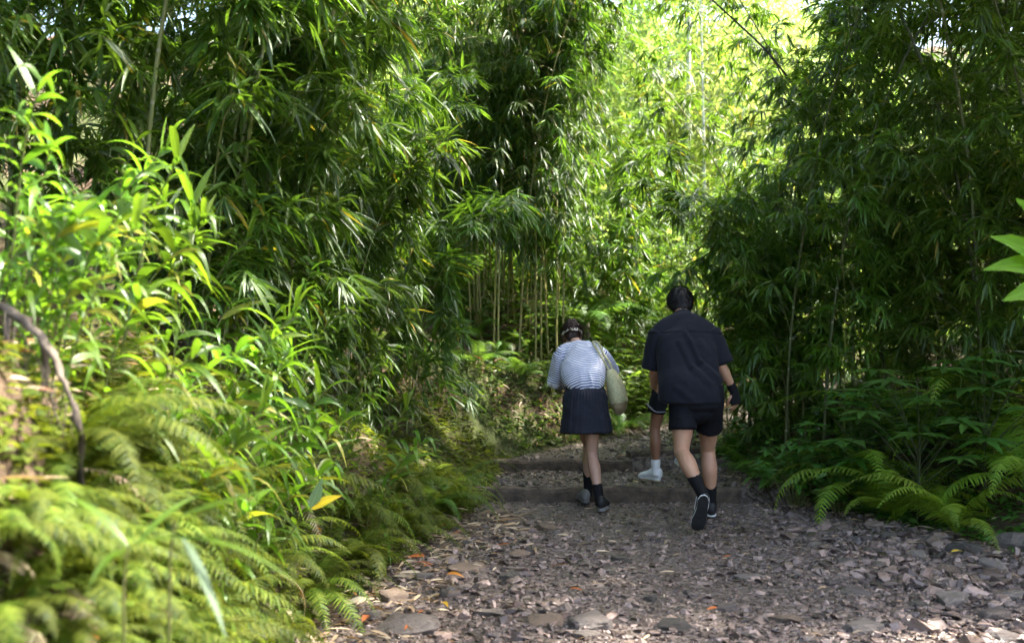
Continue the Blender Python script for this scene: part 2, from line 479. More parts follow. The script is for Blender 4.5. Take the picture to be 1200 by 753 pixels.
rg = np.random.default_rng(5)
mb = MB()
def scatter_gravel(n, smin, smax, ylo, yhi, power=2.2, edge_bias=False, sink=.3):
    y = 1 / rg.uniform(1 / yhi, 1 / ylo, n)
    x = xl(y) + (xr(y) - xl(y)) * rg.uniform(-.02, 1.03, n)
    u = rg.uniform(0, 1, n)
    s = smin + (smax - smin) * u ** power
    big = fbm2(x, y, .8, 2, 9.0)
    s = s * (1 + .35 * big)
    s = s * np.clip(.75 + .45 * sstep(.2, 2.6, x - .4), .7, 1.25)
    z = ground_z(x, y)
    gx, gy = rg.normal(0, .19, n), rg.normal(0, .19, n)
    yaw = rg.uniform(0, 2 * PI, n)
    pick = rg.integers(0, len(TEMPL), n)
    for k, (tv, tf) in enumerate(TEMPL):
        q = np.nonzero(pick == k)[0]
        if not len(q): continue
        c, sn = np.cos(yaw[q]), np.sin(yaw[q])
        v = tv[None] * s[q, None, None] * .5
        vx = v[..., 0] * c[:, None] - v[..., 1] * sn[:, None]
        vy = v[..., 0] * sn[:, None] + v[..., 1] * c[:, None]
        vz = v[..., 2] + gx[q, None] * vx + gy[q, None] * vy
        hh = tv[:, 2].max() * s[q] * .5
        W = np.stack([vx + x[q, None], vy + y[q, None], vz + (z[q] + hh * (1 - 2 * sink))[:, None]], -1)
        nv = len(tv)
        F = tf[None] + (np.arange(len(q)) * nv)[:, None, None]
        mb.add(W.reshape(-1, 3), F.reshape(-1, 3))
scatter_gravel(30000, .014, .05, 4.3, 13.5, 1.8, sink=.30)
scatter_gravel(5200, .04, .12, 4.0, 12.5, 2.2, sink=.34)
scatter_gravel(420, .09, .17, 4.0, 8.5, 2.0, sink=.38)
o = mb.build('gravel', M['gravel'], smooth=False)
tag(o, 'loose grey and brown gravel and broken slate covering the path', 'gravel', kind='stuff')

# ---- individual larger stones (photo position px,py -> ground point)
def rough_stone(seed, flat):
    V, F = stone_template(seed, 22, flat, 0, 3.0)
    bm = bmesh.new(); vs = [bm.verts.new(v) for v in V]
    for f in F: bm.faces.new([vs[i] for i in f])
    bmesh.ops.bevel(bm, geom=list(bm.edges), offset=.05, segments=1, affect='EDGES', clamp_overlap=True)
    bmesh.ops.triangulate(bm, faces=bm.faces)
    bmesh.ops.subdivide_edges(bm, edges=list(bm.edges), cuts=3, use_grid_fill=True)
    bmesh.ops.triangulate(bm, faces=bm.faces)
    bm.verts.index_update(); bm.normal_update()
    V = np.array([v.co[:] for v in bm.verts]); Nn = np.array([v.normal[:] for v in bm.verts]); F = np.array([[v.index for v in f.verts] for f in bm.faces]); bm.free()
    lay = np.floor(V[:, 2] * 14 + .8 * fbm(V * 2 + seed, 2))
    V = V + Nn * (.045 * fbm(V * 3 + seed, 4) + .012 * ((lay % 2) - .5))[:, None]
    return V, F
STONE_ME = {}
def stone_mesh(seed, tone, flat):
    k = (seed % 7, tone, flat)
    if k not in STONE_ME:
        V, F = rough_stone(300 + seed % 7 + int(flat * 100), flat)
        STONE_ME[k] = np_mesh('stone', V, [F], M['slab_' + tone], smooth=False)
    return STONE_ME[k]
STONES = [
 # px, py, width px, flat, tone, yaw, label
 (728, 655, 27, .6, 'dark', .3, 'small dark rounded stone alone in the middle of the path'),
 (762, 700, 26, .7, 'dark', 1.2, 'dark wedge of stone poking up below the small round dark one'),
 (497, 678, 30, .5, 'grey', .5, 'grey block of stone lying by the orange leaf at path edge'),
 (478, 738, 95, .28, 'grey', .1, 'long flat grey slab at the foot of the fern bank'),
 (462, 702, 40, .5, 'brown', .4, 'brown angular stone among dry leaves above the long slab'),
 (545, 668, 60, .22, 'brown', -.2, 'broad thin brown slab at the path edge above the orange leaf'),
 (598, 680, 34, .6, 'dark', .9, 'dark squarish stone between the brown slab and mid path'),
 (690, 738, 70, .4, 'grey', .2, 'wide grey slab half buried in the middle of the near path'),
 (688, 748, 34, .3, 'pale', .6, 'pale flat stone touching the half buried wide grey slab'),
 (787, 738, 52, .4, 'dark', .1, 'dark flat stone near path bottom beside the wide slab'),
 (640, 735, 55, .3, 'brown', .2, 'flat brown slab beside the wide half buried grey slab'),
 (575, 722, 44, .3, 'grey', -.3, 'flat grey stone on the path beside the long slab'),
 (1011, 735, 62, .35, 'pale', .2, 'big pale flat slab lying nearest in the stony side'),
 (1120, 708, 62, .42, 'pale', -.1, 'long pale boulder with a brown side on the stony verge'),
 (975, 683, 34, .35, 'grey', .4, 'long grey slab tilted behind the big pale slab'),
 (1003, 697, 48, .3, 'grey', -.3, 'flat grey slab just above the big pale one'),
 (1053, 689, 16, .6, 'pale', .2, 'small white pebble between the grey slabs'),
 (1130, 647, 44, .5, 'dark', .1, 'dark brown stone at the edge of the ferns beside two grey ones'),
 (1098, 636, 40, .4, 'grey', -.2, 'grey flat stone tucked under the bright green moss leaf'),
 (1165, 665, 42, .45, 'pale', -.2, 'smooth pale stone below the fern edge dark stone'),
 (1190, 642, 56, .5, 'grey', .2, 'large grey boulder at the fern edge by the picture border'),
 (1022, 650, 34, .35, 'dark', .1, 'thin dark slab casting shade in the upper stony side'),
 (993, 662, 36, .4, 'grey', .6, 'grey stone just below the thin dark slab'),
 (1075, 712, 36, .4, 'dark', .3, 'dark stone in the gap between the pale slabs'),
 (1165, 722, 46, .4, 'grey', .1, 'grey slab just below the long pale boulder'),
 (1178, 748, 44, .4, 'grey', .8, 'grey stone in the lowest corner of the stony side'),
 (1185, 700, 46, .35, 'pale', .4, 'bluish pale slab at the border above the grey slab'),
 (1110, 668, 26, .5, 'brown', .3, 'little brown stone above the long pale boulder'),
 (1076, 654, 30, .5, 'pale', -.3, 'pale wedge stone close under the ferns'),
 (1040, 630, 32, .5, 'dark', .2, 'dark triangular stone under the drooping fern fronds'),
 (955, 640, 26, .4, 'pale', .2, 'pale chip of slate alone below the ferns'),
 (880, 672, 44, .22, 'grey', .3, 'flat grey plate of slate in mid path below the walking man'),
 (920, 722, 46, .3, 'brown', -.4, 'brown slab in the near path next to the big pale slab'),
 (850, 712, 36, .35, 'grey', .9, 'grey stone next to the brown slab of the near path'),
 (640, 622, 28, .4, 'brown', .2, 'brown stone on the path left of the small round dark one'),
 (588, 602, 28, .5, 'brown', .6, 'brown stone just below the end of the timber step'),
 (524, 700, 30, .4, 'dark', .2, 'dark stone between grey block and the flat grey stone'),
 (607, 655, 34, .3, 'brown', .4, 'thin brown stone above the dark squarish stone'),
 (438, 718, 32, .4, 'pale', .2, 'pale stone showing through dry leaves below the ferns'),
]
for k, (px, py, w, fl, tone, yaw, lab) in enumerate(STONES):
    d = 2000 / (py - 376.5); x = (px - 600) / 1333.3 * d
    if d > 9.5: d = 9.3
    sz = w / 1333.3 * d * .46
    o = mesh_obj('stone', stone_mesh(k, tone, fl))
    hz = sz * fl * .95
    o.location = (x, d, gz(x, d) + hz * .15)
    o.rotation_euler = (R(6 * math.sin(k * 2.1)), R(6 * math.cos(k * 3.3)), yaw)
    o.scale = (sz, sz * 1.05, sz)
    lab = lab.replace('left of', 'beside').replace('nearest in', 'in')
    tag(o, lab, 'stone', 'larger stones lying in the path')

# ---- timber steps
def timber(name, a, b, z0, h, dpt, seed, label):
    a = np.array(a); b = np.array(b); n = 40
    t = np.linspace(0, 1, n)
    c = a[None] * (1 - t[:, None]) + b[None] * t[:, None]
    dr = (b - a) / np.linalg.norm(b - a); nn = np.array([-dr[1], dr[0]])
    prof = [(-.5, 0), (-.5, .82), (-.38, .97), (.1, 1.0), (.42, .96), (.5, .8), (.5, 0)]
    V = []
    for i in range(n):
        for (u, v) in prof:
            jit = .009 * fbm(np.array([[i * .35 + seed, u * 3, v * 3]]), 3)[0]
            q = c[i] + nn * (u * dpt + jit)
            V.append((q[0], q[1], z0 - .04 + v * (h + .04) + jit + .008 * math.sin(i * .3 + seed)))
    k = len(prof); i = np.arange(n - 1)[:, None] * k; j = np.arange(k - 1)[None]
    F = np.stack([i + j, i + k + j, i + k + j + 1, i + j + 1], -1).reshape(-1, 4)
    mb = MB(); mb.add(V, F)
    nb = mb.n
    for e in (0, (n - 1) * k):
        mb.F[4].append(np.array([[e, e + 1, e + 5, e + 6]])); mb.F[4].append(np.array([[e + 1, e + 2, e + 4, e + 5]])); mb.F[3].append(np.array([[e + 2, e + 3, e + 4]]))
    o = mb.build(name, M['timber'], smooth=False)
    tag(o, label, 'step', 'timber step edges across the path')
timber('timber_step', (-.33, S1 - .02), (1.90, S1 + .02), 0, .12, .12, 1.0, 'weathered timber step edge crossing the path by the walkers')
timber('timber_step', (-.22, S2 - .04), (1.12, S2 + .04), .10, .115, .11, 7.0, 'darker upper timber step edge behind the walkers below the mossy bank')
timber('timber_step', (1.10, S2 + .12), (2.1, S2 + .62), .12, .16, .10, 12.0, 'short slanting timber edge at the bend past the upper step')
# ----------------------------------------------------------------- plants
def rand_up(rg, n): return nrm(np.array([0, 0, 1.0]) + rg.normal(0, .35, (n, 3)))

def bamboo_mesh(seed, H, arch, start=.12, nb=2, blen=(.45, 1.0), LL=(.13, .22), per=6, droop=.45, twigs=7, r0=.016, lw=.125, leafm='bamboo_leaf', culmm='culm', bdrop=.5):
    """one bamboo: returns (culm mesh, foliage mesh). It arches towards local +X."""
    rg = np.random.default_rng(seed)
    n = 26; s = np.linspace(0, 1, n)
    th = R(2) + arch * s ** 1.8
    ds = H / (n - 1)
    P = np.zeros((n, 3)); az = rg.normal(0, .12)
    for i in range(1, n):
        a = az + .25 * math.sin(i * .4 + seed)
        P[i] = P[i - 1] + ds * np.array([math.sin(th[i]) * math.cos(a * .4), math.sin(th[i]) * math.sin(a * .4) + .01 * math.sin(i), math.cos(th[i])])
    cm = MB(); stick(cm, P, r0, r0 * .18, 7)
    B, D, U, L, W, DR = [], [], [], [], [], []
    nn = int(H / .24)
    for k in range(nn):
        u = start + (1 - start) * (k + .5) / nn
        f = u * (n - 1); i = min(int(f), n - 2); p0 = P[i] + (P[i + 1] - P[i]) * (f - i)
        tan = nrm(P[i + 1] - P[i])
        for b in range(nb):
            azb = rg.uniform(0, 2 * PI)
            bl = rg.uniform(*blen) * (1.05 - .55 * u)
            el = R(rg.uniform(15, 55))
            dr = np.array([math.cos(azb) * math.cos(el), math.sin(azb) * math.cos(el), math.sin(el)]) + tan * .3
            dr = nrm(dr)
            m = 7; q = np.linspace(0, 1, m)[:, None]
            bp = p0 + dr * bl * q + np.array([0, 0, -1]) * bl * bdrop * rg.uniform(.5, 1.3) * q ** 2
            stick(cm, bp, .0035, .0012, 3)
            for tw in range(twigs):
                uu = .42 + .58 * (tw + rg.uniform(0, 1)) / twigs
                g = uu * (m - 1); gi = min(int(g), m - 2); tp = bp[gi] + (bp[gi + 1] - bp[gi]) * (g - gi)
                bt = nrm(bp[gi + 1] - bp[gi])
                td = nrm(bt * .7 + rg.normal(0, .55, 3) + np.array([0, 0, .05]))
                tl = rg.uniform(.03, .16)
                te = tp + td * tl
                k2 = rg.integers(max(2, per - 2), per + 2)
                sd = nrm(np.cross(td, [0, 0, 1]) + 1e-3)
                an = np.linspace(-1, 1, k2) * R(62) + rg.normal(0, .2, k2)
                dd = td[None] * np.cos(an)[:, None] + sd[None] * np.sin(an)[:, None] + np.array([0, 0, -1]) * (droop * rg.uniform(.5, 1.3, (k2, 1)))
                B.append(te[None] + (tp - te)[None] * rg.uniform(0, .5, (k2, 1))); D.append(dd); U.append(rand_up(rg, k2))
                l = rg.uniform(*LL, k2) * (1 - .2 * np.abs(np.linspace(-1, 1, k2)))
                L.append(l); W.append(l * rg.uniform(.85, 1.2, k2) * lw); DR.append(rg.uniform(.05, .45, k2))
    fm = MB()
    leaves(fm, np.vstack(B), np.vstack(D), np.vstack(U), np.concatenate(L), np.concatenate(W), np.concatenate(DR), .2, LANCE3)
    return cm.mesh('culm', M[culmm]), fm.mesh('foliage', M[leafm])

def plant_thing(name, meshes, loc, rz, sc_, label, cat, group, tilt=0):
    e = empty(name, loc, rz, sc_)
    if tilt: e.rotation_euler = (0, tilt, rz)
    for nm, me in meshes:
        mesh_obj(nm, me, e)
    tag(e, label, cat, group)
    return e

BV = {}
def variants():
    BV['tallL'] = [bamboo_mesh(10 + k, 5.6 + .4 * k, R(62 + 6 * k), .10, 2, (.55, 1.15), (.13, .225), 7, .55, 7) for k in range(4)]
    BV['tallR'] = [bamboo_mesh(30 + k, 5.4 + .5 * k, R(55 + 7 * k), .08, 2, (.5, 1.1), (.12, .21), 6, .48, 8, culmm='culm_dark', leafm='bamboo_leaf_dark') for k in range(4)]
    BV['shrubL'] = [bamboo_mesh(50 + k, 2.2 + .3 * k, R(60), .05, 3, (.35, .7), (.14, .24), 6, .45, 6, .008) for k in range(3)]
    BV['shrubR'] = [bamboo_mesh(60 + k, 2.2 + .3 * k, R(60), .04, 3, (.35, .7), (.12, .20), 6, .42, 7, .008, leafm='bamboo_leaf_dark') for k in range(3)]
    BV['cane'] = [bamboo_mesh(70 + k, 4.6 + .3 * k, R(18 + 8 * k), .27, 2, (.45, .95), (.13, .21), 6, .6, 6, .013, culmm='cane', bdrop=.95) for k in range(3)]
variants()

def ordn(k): return ['first', 'second', 'third', 'fourth', 'fifth', 'sixth', 'seventh', 'eighth', 'ninth', 'tenth', 'eleventh', 'twelfth', 'thirteenth', 'fourteenth', 'fifteenth', 'sixteenth', 'seventeenth', 'eighteenth', 'nineteenth', 'twentieth', 'twenty first', 'twenty second', 'twenty third', 'twenty fourth', 'twenty fifth', 'twenty sixth', 'twenty seventh', 'twenty eighth', 'twenty ninth', 'thirtieth'][k]
prg = np.random.default_rng(77)

def row(kind, pts, label_fn, cat, group, name, face, jit=.5, scl=(.9, 1.12), turn=None):
    """pts: list of (x,y). face: azimuth the plants arch to."""
    for k, (x, y) in enumerate(pts):
        v = BV[kind][prg.integers(len(BV[kind]))]
        plant_thing(name, (('culm', v[0]), ('foliage', v[1])), (x, y, gz(x, y) - .04), (turn if turn is not None and y > 9.2 else face) + prg.normal(0, jit), prg.uniform(*scl), label_fn(k), cat, group)

def along(side, offs, y0, y1, n, jit=.25):
    out = []
    for k in range(n):
        y = y0 + (y1 - y0) * (k + .5) / n + prg.normal(0, jit * .5)
        s = offs + prg.normal(0, jit * .5)
        out.append((xl(y) - s, y) if side < 0 else (xr(y) + s, y))
    return out
# left grove: front row leaning over the path, then deeper rows
row('tallL', [(x - max(0, (y - 8.2) * .34), y) for x, y in along(-1, .95, 5.4, 11.3, 12)], lambda k: f'arching leafy bamboo in front row of sunny bank, {ordn(k)} from the exposed root', 'bamboo', 'bamboos in front row of the sunny bank', 'bamboo', R(-25), turn=R(-80))
row('tallL', [(x - max(0, (y - 8.3) * .42), y) for x, y in along(-1, 1.9, 4.0, 12.0, 12)], lambda k: f'tall bamboo in second row of sunny bank, {ordn(k)} from the exposed root', 'bamboo', 'bamboos in second row of the sunny bank', 'bamboo', R(-20), .7, turn=R(-100))
row('tallL', along(-1, 3.1, 5.0, 13.0, 9), lambda k: 'tall bamboo deep in the grove on the sunny bank, mostly hidden by others', 'bamboo', 'bamboos deep in the sunny grove', 'bamboo', R(-20), .9)
row('tallL', along(-1, 4.6, 4.5, 12.0, 10), lambda k: 'tall bamboo deep in the grove on the sunny bank, mostly hidden by others', 'bamboo', 'bamboos deep in the sunny grove', 'bamboo', R(-20), .9, (1.1, 1.3))
row('shrubL', along(-1, .7, 6.0, 10.6, 10), lambda k: f'low bushy bamboo on the sunny bank edge, {ordn(k)} along towards the bare canes', 'bamboo', 'low bamboos along the sunny bank', 'low_bamboo', R(-20), .8)
row('shrubL', along(-1, 1.5, 5.2, 10.6, 10), lambda k: f'low bamboo behind the edge plants of the sunny bank, {ordn(k)} towards the bare canes', 'bamboo', 'low bamboos behind the sunny bank edge', 'low_bamboo', R(-20), .9)
# right grove
row('tallR', [(x - (.8 if y > 9.3 else .1), y) for x, y in along(1, 1.25, 8.0, 12.6, 12)], lambda k: f'dark arching bamboo in front row of shady side, {ordn(k)} from the ginger', 'bamboo', 'bamboos in front row of the shady side', 'bamboo', R(205), turn=R(310))
row('tallR', along(1, 2.0, 7.8, 12.8, 11), lambda k: f'dark tall bamboo in second row of shady side, {ordn(k)} from the ginger', 'bamboo', 'bamboos in second row of the shady side', 'bamboo', R(200), .6, turn=R(280))
row('tallR', along(1, 2.9, 6.8, 12.6, 13), lambda k: 'dark tall bamboo deep in the shady grove, mostly hidden by others', 'bamboo', 'bamboos deep in the shady grove', 'bamboo', R(190), .9, (1.3, 1.55))
row('tallR', along(1, 4.0, 6.8, 12.6, 12), lambda k: 'dark tall bamboo deep in the shady grove, mostly hidden by others', 'bamboo', 'bamboos deep in the shady grove', 'bamboo', R(190), .9, (1.3, 1.55))
row('shrubR', along(1, 2.1, 7.6, 13.0, 11), lambda k: 'low dark bamboo deep in the shady grove', 'bamboo', 'low bamboos deep in the shady grove', 'low_bamboo', R(200), .9)
row('shrubR', [(x - (.6 if y > 9.4 else 0), y) for x, y in along(1, 1.15, 8.8, 12.6, 10)], lambda k: f'low dark bamboo at the shady path edge, {ordn(k)} along behind the ferns', 'bamboo', 'low bamboos along the shady edge', 'low_bamboo', R(200), .8)
row('shrubR', along(1, 1.6, 7.9, 12.6, 11), lambda k: f'low dark bamboo in the second shady row, {ordn(k)} along behind the ferns', 'bamboo', 'low bamboos behind the shady edge', 'low_bamboo', R(200), .9)
row('tallR', [(5.6, 3.4), (6.6, 4.4), (5.4, 5.2), (6.4, 6.0), (5.0, 6.3)], lambda k: 'unseen tall bamboo added beside the camera to dapple the sunny bank with shade', 'bamboo', 'unseen bamboos added for dappled shade', 'bamboo', R(20), .8, (1.15, 1.35))  # out-of-frame bamboos, added to throw dappled shade on the left bank
# stand of slender canes on the mossy bank behind the woman
cpx = np.linspace(552, 660, 28)
for k, px in enumerate(cpx):
    d = 12.2 + prg.uniform(0, 1.6); x = (px - 600 + prg.normal(0, 2)) / 1333.3 * d
    v = BV['cane'][prg.integers(3)]
    e = plant_thing('bamboo_cane', (('culm', v[0]), ('foliage', v[1])), (x, d, gz(x, d) - .05), prg.uniform(0, 2 * PI), prg.uniform(.9, 1.1),
                    f'slender yellow green cane behind the striped top, {ordn(k)} in the stand counting towards it', 'bamboo', 'slender canes on the mossy bank')
# middle distance bamboos closing the view
row('shrubL', [(-1.3, 12.6), (-.9, 13.4), (-.2, 14.4), (-.5, 14.2), (-1.0, 14.3), (0.1, 14.8), (-.7, 15.0), (.5, 14.6), (-1.8, 13.4), (1.2, 15.0), (1.9, 16.2), (.9, 16.4), (-.4, 16.0), (2.6, 18.0), (1.6, 18.4)], lambda k: 'low bamboo filling the thicket behind the bare canes', 'bamboo', 'low bamboos behind the canes', 'low_bamboo', R(-60), 1.2)
row('shrubR', [(3.7, 14.2), (4.2, 13.2), (4.4, 15.4), (3.3, 16.2), (5.0, 16.8), (3.9, 18.0), (5.4, 18.6)], lambda k: 'low bamboo beyond the path bend', 'bamboo', 'low bamboos beyond the path bend', 'low_bamboo', R(210), 1.2)
row('shrubL', [(-.2, 15.6), (-.6, 16.6), (.3, 16.2), (0, 17.6), (-.9, 15.6), (1.2, 13.3), (1.6, 14.0), (.75, 13.6), (-.3, 18.4), (.7, 17.2)], lambda k: 'bushy bamboo on the rise behind the canes', 'bamboo', 'bushy bamboos on the rise', 'low_bamboo', R(-90), 1.2, (1.0, 1.3))
row('tallL', [(1.2, 19.5), (.6, 20.6), (1.9, 21.5), (5.6, 19.6), (6.2, 21.2), (5.2, 22.0), (2.9, 24.0)], lambda k: 'sunlit bamboo standing before the far slope', 'bamboo', 'sunlit bamboos before the far slope', 'bamboo', R(-90), 1.2, (.6, .85))
mid = [(-1.6, 14.0), (-.9, 14.6), (-2.6, 15.5), (-1.2, 16.6), (-3.6, 17.5)]
row('tallL', mid, lambda k: 'bamboo of the thicket behind the bare canes', 'bamboo', 'bamboo thicket behind the canes', 'bamboo', R(-120), 1.0, (.62, .8))
row('shrubL', [(2.35, 11.2), (2.6, 11.7), (2.9, 12.2), (2.2, 11.6), (3.2, 11.9), (2.6, 12.7)], lambda k: f'bush of bamboo closing the path bend behind the man, {ordn(k)} going away', 'bamboo', 'low bamboos closing the bend', 'low_bamboo', R(230), .8, (.75, 1.0))
row('tallL', [(3.2, 10.7), (3.7, 11.4), (4.2, 12.2), (4.3, 13.2)], lambda k: f'brighter green bamboo leaning from the shady side by the path bend, {ordn(k)} going away', 'bamboo', 'brighter bamboos by the path bend', 'bamboo', R(245), .3, (.85, 1.0))
row('shrubR', [(.9, 14.3), (1.4, 14.8), (1.9, 15.2), (2.4, 15.8), (3.0, 16.4), (1.0, 15.6), (2.0, 16.6), (2.9, 15.2), (3.4, 14.8), (3.6, 15.6), (1.5, 15.9)], lambda k: 'bushy bamboo in the dim dip between the bend and the bright slope', 'bamboo', 'low bamboos in the dip', 'low_bamboo', R(250), 1.5, (.8, 1.25))
row('tallL', [(3.35, 11.9), (3.7, 12.8), (3.0, 13.5), (3.6, 14.4)], lambda k: f'green bamboo arching in over the path past the bend, {ordn(k)} going away', 'bamboo', 'bamboos arching in past the bend', 'bamboo', R(195), .2, (.85, 1.0))
midr = [(4.9, 14.2), (5.3, 15.6), (6.2, 16.6), (5.6, 13.2)]
row('tallR', midr, lambda k: 'bamboo of the thicket beyond the path bend', 'bamboo', 'bamboo thicket beyond the path bend', 'bamboo', R(300), .8, (.65, .85))

# ---- far trees on the slope
def tree_mesh(seed, H, trunk_r, crown_r, nleaf, LL=(.12, .24), bark='bark', leafm='tree_leaf', crown_from=.45):
    rg = np.random.default_rng(seed)
    tm = MB()
    n = 14; s = np.linspace(0, 1, n)
    P = np.stack([.25 * np.sin(s * 3 + seed) * s, .25 * np.cos(s * 2.3 + seed) * s, s * H * .93], 1)
    stick(tm, P, trunk_r, trunk_r * .25, 9)
    clumps = []
    nl = 15
    for k in range(nl):
        u = crown_from + (1 - crown_from) * (k + .3) / nl
        i = int(u * (n - 1)); a = k * 2.4 + rg.uniform(-.4, .4)
        l = crown_r * (.55 + .6 * math.sin(PI * min(1, (u - crown_from) / (1.02 - crown_from) * .8 + .15))) * rg.uniform(.7, 1.1)
        dr = nrm(np.array([math.cos(a), math.sin(a), rg.uniform(.1, .8)]))
        q = np.linspace(0, 1, 6)[:, None]
        bp = P[i] + dr * l * q + np.array([0, 0, .15]) * q ** 2 * l
        stick(tm, bp, trunk_r * .35, trunk_r * .06, 5)
        for j in (3, 4, 5): clumps.append((bp[j] + rg.normal(0, .15, 3), l * .38 + .25))
    per = nleaf // len(clumps)
    B, D = [], []
    for c, r in clumps:
        v = nrm(rg.normal(0, 1, (per, 3))); rad = r * rg.uniform(.35, 1.0, (per, 1)) ** .6
        B.append(c + v * rad * [1, 1, .7]); D.append(nrm(v * .6 + rg.normal(0, .6, (per, 3)) + [0, 0, -.3]))
    B = np.vstack(B); D = np.vstack(D); N = len(B)
    L = rg.uniform(*LL, N)
    fm = MB(); leaves(fm, B, D, rand_up(rg, N), L, L * rg.uniform(.3, .5, N), .25, .15, LANCE3)
    return tm.mesh('trunk', M[bark]), fm.mesh('crown', M[leafm])
TV = [tree_mesh(200 + k, [5.5, 7, 4.6, 6.2][k], .06, [1.9, 2.2, 1.8, 2.0][k], 5600, crown_from=[.12, .2, .08, .16][k]) for k in range(4)]
PALE = tree_mesh(230, 13.5, .055, 2.2, 4200, bark='bark_pale', crown_from=.66)
FT = []
for k in range(56):
    d = 21 + 26 * (k / 55) ** 1.1 + prg.uniform(-.8, .8)
    px = [700, 850, 620, 770, 900, 560, 980, 730, 810, 660, 870, 500, 940, 780][k % 14] + prg.normal(0, 26)
    FT.append(((px - 600) / 1333.3 * d, d))
for k, (x, y) in enumerate(FT):
    v = TV[prg.integers(4)]
    plant_thing('tree', (('trunk', v[0]), ('crown', v[1])), (x, y, gz(x, y) - .1), prg.uniform(0, 6.28), prg.uniform(.7, 1.1) * (.7 + .15 * min(1, (y - 20) / 14)),
                'sunlit yellow green tree on the slope beyond the bamboo', 'tree', 'sunlit trees on the far slope')
for px, d, lab, sc_ in ((803, 21, 'pale slender tree trunk rising in the bright gap, taller of the pale trunks', 1.0), (840, 24, 'thin pale trunk beside the taller pale one in the bright gap', .95), (826, 20, 'short crooked pale trunk leaning between the two pale trunks', .6)):
    x = (px - 600) / 1333.3 * d
    plant_thing('tree', (('trunk', PALE[0]), ('crown', PALE[1])), (x, d, gz(x, d) - .1), d * 1.3, sc_, lab, 'tree', 'pale trunks in the bright gap')

def far_pts(n):
    y = 16.5 + 30 * prg.uniform(0, 1, n) ** 1.3; x = y * prg.uniform(-.25, .42, n); return x, y

# ---- ferns
def frond_mesh(seed, L, rise, drp, npair=22, plen=.13, tooth=True, mat='fern'):
    rg = np.random.default_rng(seed)
    n = 24; s = np.linspace(0, 1, n)
    ang = R(rise) - R(rise + drp) * s ** 1.3
    P = np.zeros((n, 3))
    for i in range(1, n):
        P[i] = P[i - 1] + L / (n - 1) * np.array([math.cos(ang[i]), .05 * math.sin(i * .35 + seed), math.sin(ang[i])])
    mb = MB(); stick(mb, P, .0035, .001, 4)
    B, D, U, LL = [], [], [], []
    for k in range(npair):
        u = .16 + .83 * k / (npair - 1)
        f = u * (n - 1); i = min(int(f), n - 2); p0 = P[i] + (P[i + 1] - P[i]) * (f - i); t = nrm(P[i + 1] - P[i])
        w = (min(1, (u - .08) / .22) ** .7) * (1 - max(0, (u - .3) / .7) ** 1.3 * .93)
        nn = nrm(np.cross(t, [0, 1, 0])); nn = nn if nn[2] > 0 or abs(nn[2]) < .1 else -nn
        for sg in (1, -1):
            dd = np.array([0, sg, 0]) * .93 + t * (.30 + .3 * u) + rg.normal(0, .06, 3) + np.array([0, 0, -.12])
            B.append(p0); D.append(dd); U.append(nn); LL.append(plen * w * rg.uniform(.9, 1.08))
    LL = np.array(LL)
    leaves(mb, B, D, U, LL, LL * .23 + .005, .25, .10, TOOTHED(9, .30) if tooth else LANCE)
    return mb.mesh('frond', M[mat])
FR = {'bright': [frond_mesh(400 + k, .62 + .08 * k, 58 + 6 * (k % 3), 50 + 12 * (k % 3), 30, .115) for k in range(5)],
      'lit': [frond_mesh(470 + k, .62 + .08 * k, 58 + 6 * (k % 3), 50 + 12 * (k % 3), 28, .13, mat='fern_lit') for k in range(4)],
      'dark': [frond_mesh(420 + k, .65 + .08 * k, 58 + 6 * (k % 3), 50 + 12 * (k % 3), 30, .125, mat='fern_dark') for k in range(5)]}
DEAD = [frond_mesh(440 + k, .6, 40, 80, 22, .09, mat='dry_leaf') for k in range(2)]
def fern(x, y, z, kind, nf, sc_, label, group, spread=(0, 2 * PI), tilt=0.0):
    e = empty('fern', (x, y, z), 0, sc_)
    for k in range(nf):
        f = mesh_obj('frond', FR[kind][prg.integers(len(FR[kind]))], e)
        f.rotation_euler = (prg.normal(0, .15), prg.uniform(-.35, .30) + tilt, spread[0] + (spread[1] - spread[0]) * (k + prg.uniform(.2, .8)) / nf)
        f.scale = [prg.uniform(.75, 1.1)] * 3
    if kind == 'bright':
        f = mesh_obj('dead_frond', DEAD[prg.integers(2)], e); f.rotation_euler = (prg.normal(0, .3), prg.uniform(.5, .9), prg.uniform(*spread)); f.scale = [.8] * 3
    tag(e, label, 'fern', group)
# left bank ferns, near to far   (y, s, frond count, scale)
LF = [(2.15, .25, 9, .7), (2.3, .02, 9, .7), (2.35, .45, 9, .7), (2.45, .28, 9, .75), (2.85, .45, 9, .75), (3.2, .42, 9, .75), (3.0, -.06, 9, .65), (3.3, .3, 9, .75), (3.85, .38, 9, .8), (2.6, .5, 9, .7), (2.7, -.05, 9, .7), (2.5, .12, 9, .75), (2.75, .30, 9, .8), (2.9, .05, 8, .7), (3.1, .22, 9, .85), (3.35, .08, 9, .8), (3.5, .38, 8, .8), (3.7, .18, 9, .85), (4.0, .05, 9, .8),
      (4.1, .32, 9, .9), (4.45, .12, 9, .9), (4.8, .28, 9, .95), (5.1, .05, 9, .85), (5.5, .2, 10, 1.0), (5.9, .1, 10, .95), (6.2, .35, 10, 1.05), (6.6, .12, 10, 1.0), (7.0, .3, 10, 1.0), (7.5, .15, 10, 1.0), (8.0, .3, 10, 1.0), (8.5, .12, 10, .95), (9.0, .3, 9, .9)]
LF = [q for q in LF if not (q[0] < 3.45)] + [(2.62 + .042 * k, .10 + .05 * ((k * 5) % 6), 10, .60 + .06 * (k % 3)) for k in range(18)] + [(3.15 + .085 * k, .16 + .06 * ((k * 2) % 5), 9, .82 + .08 * (k % 3)) for k in range(14)]
LF.sort(); NN = sum(1 for q in LF if q[0] < 3.5)
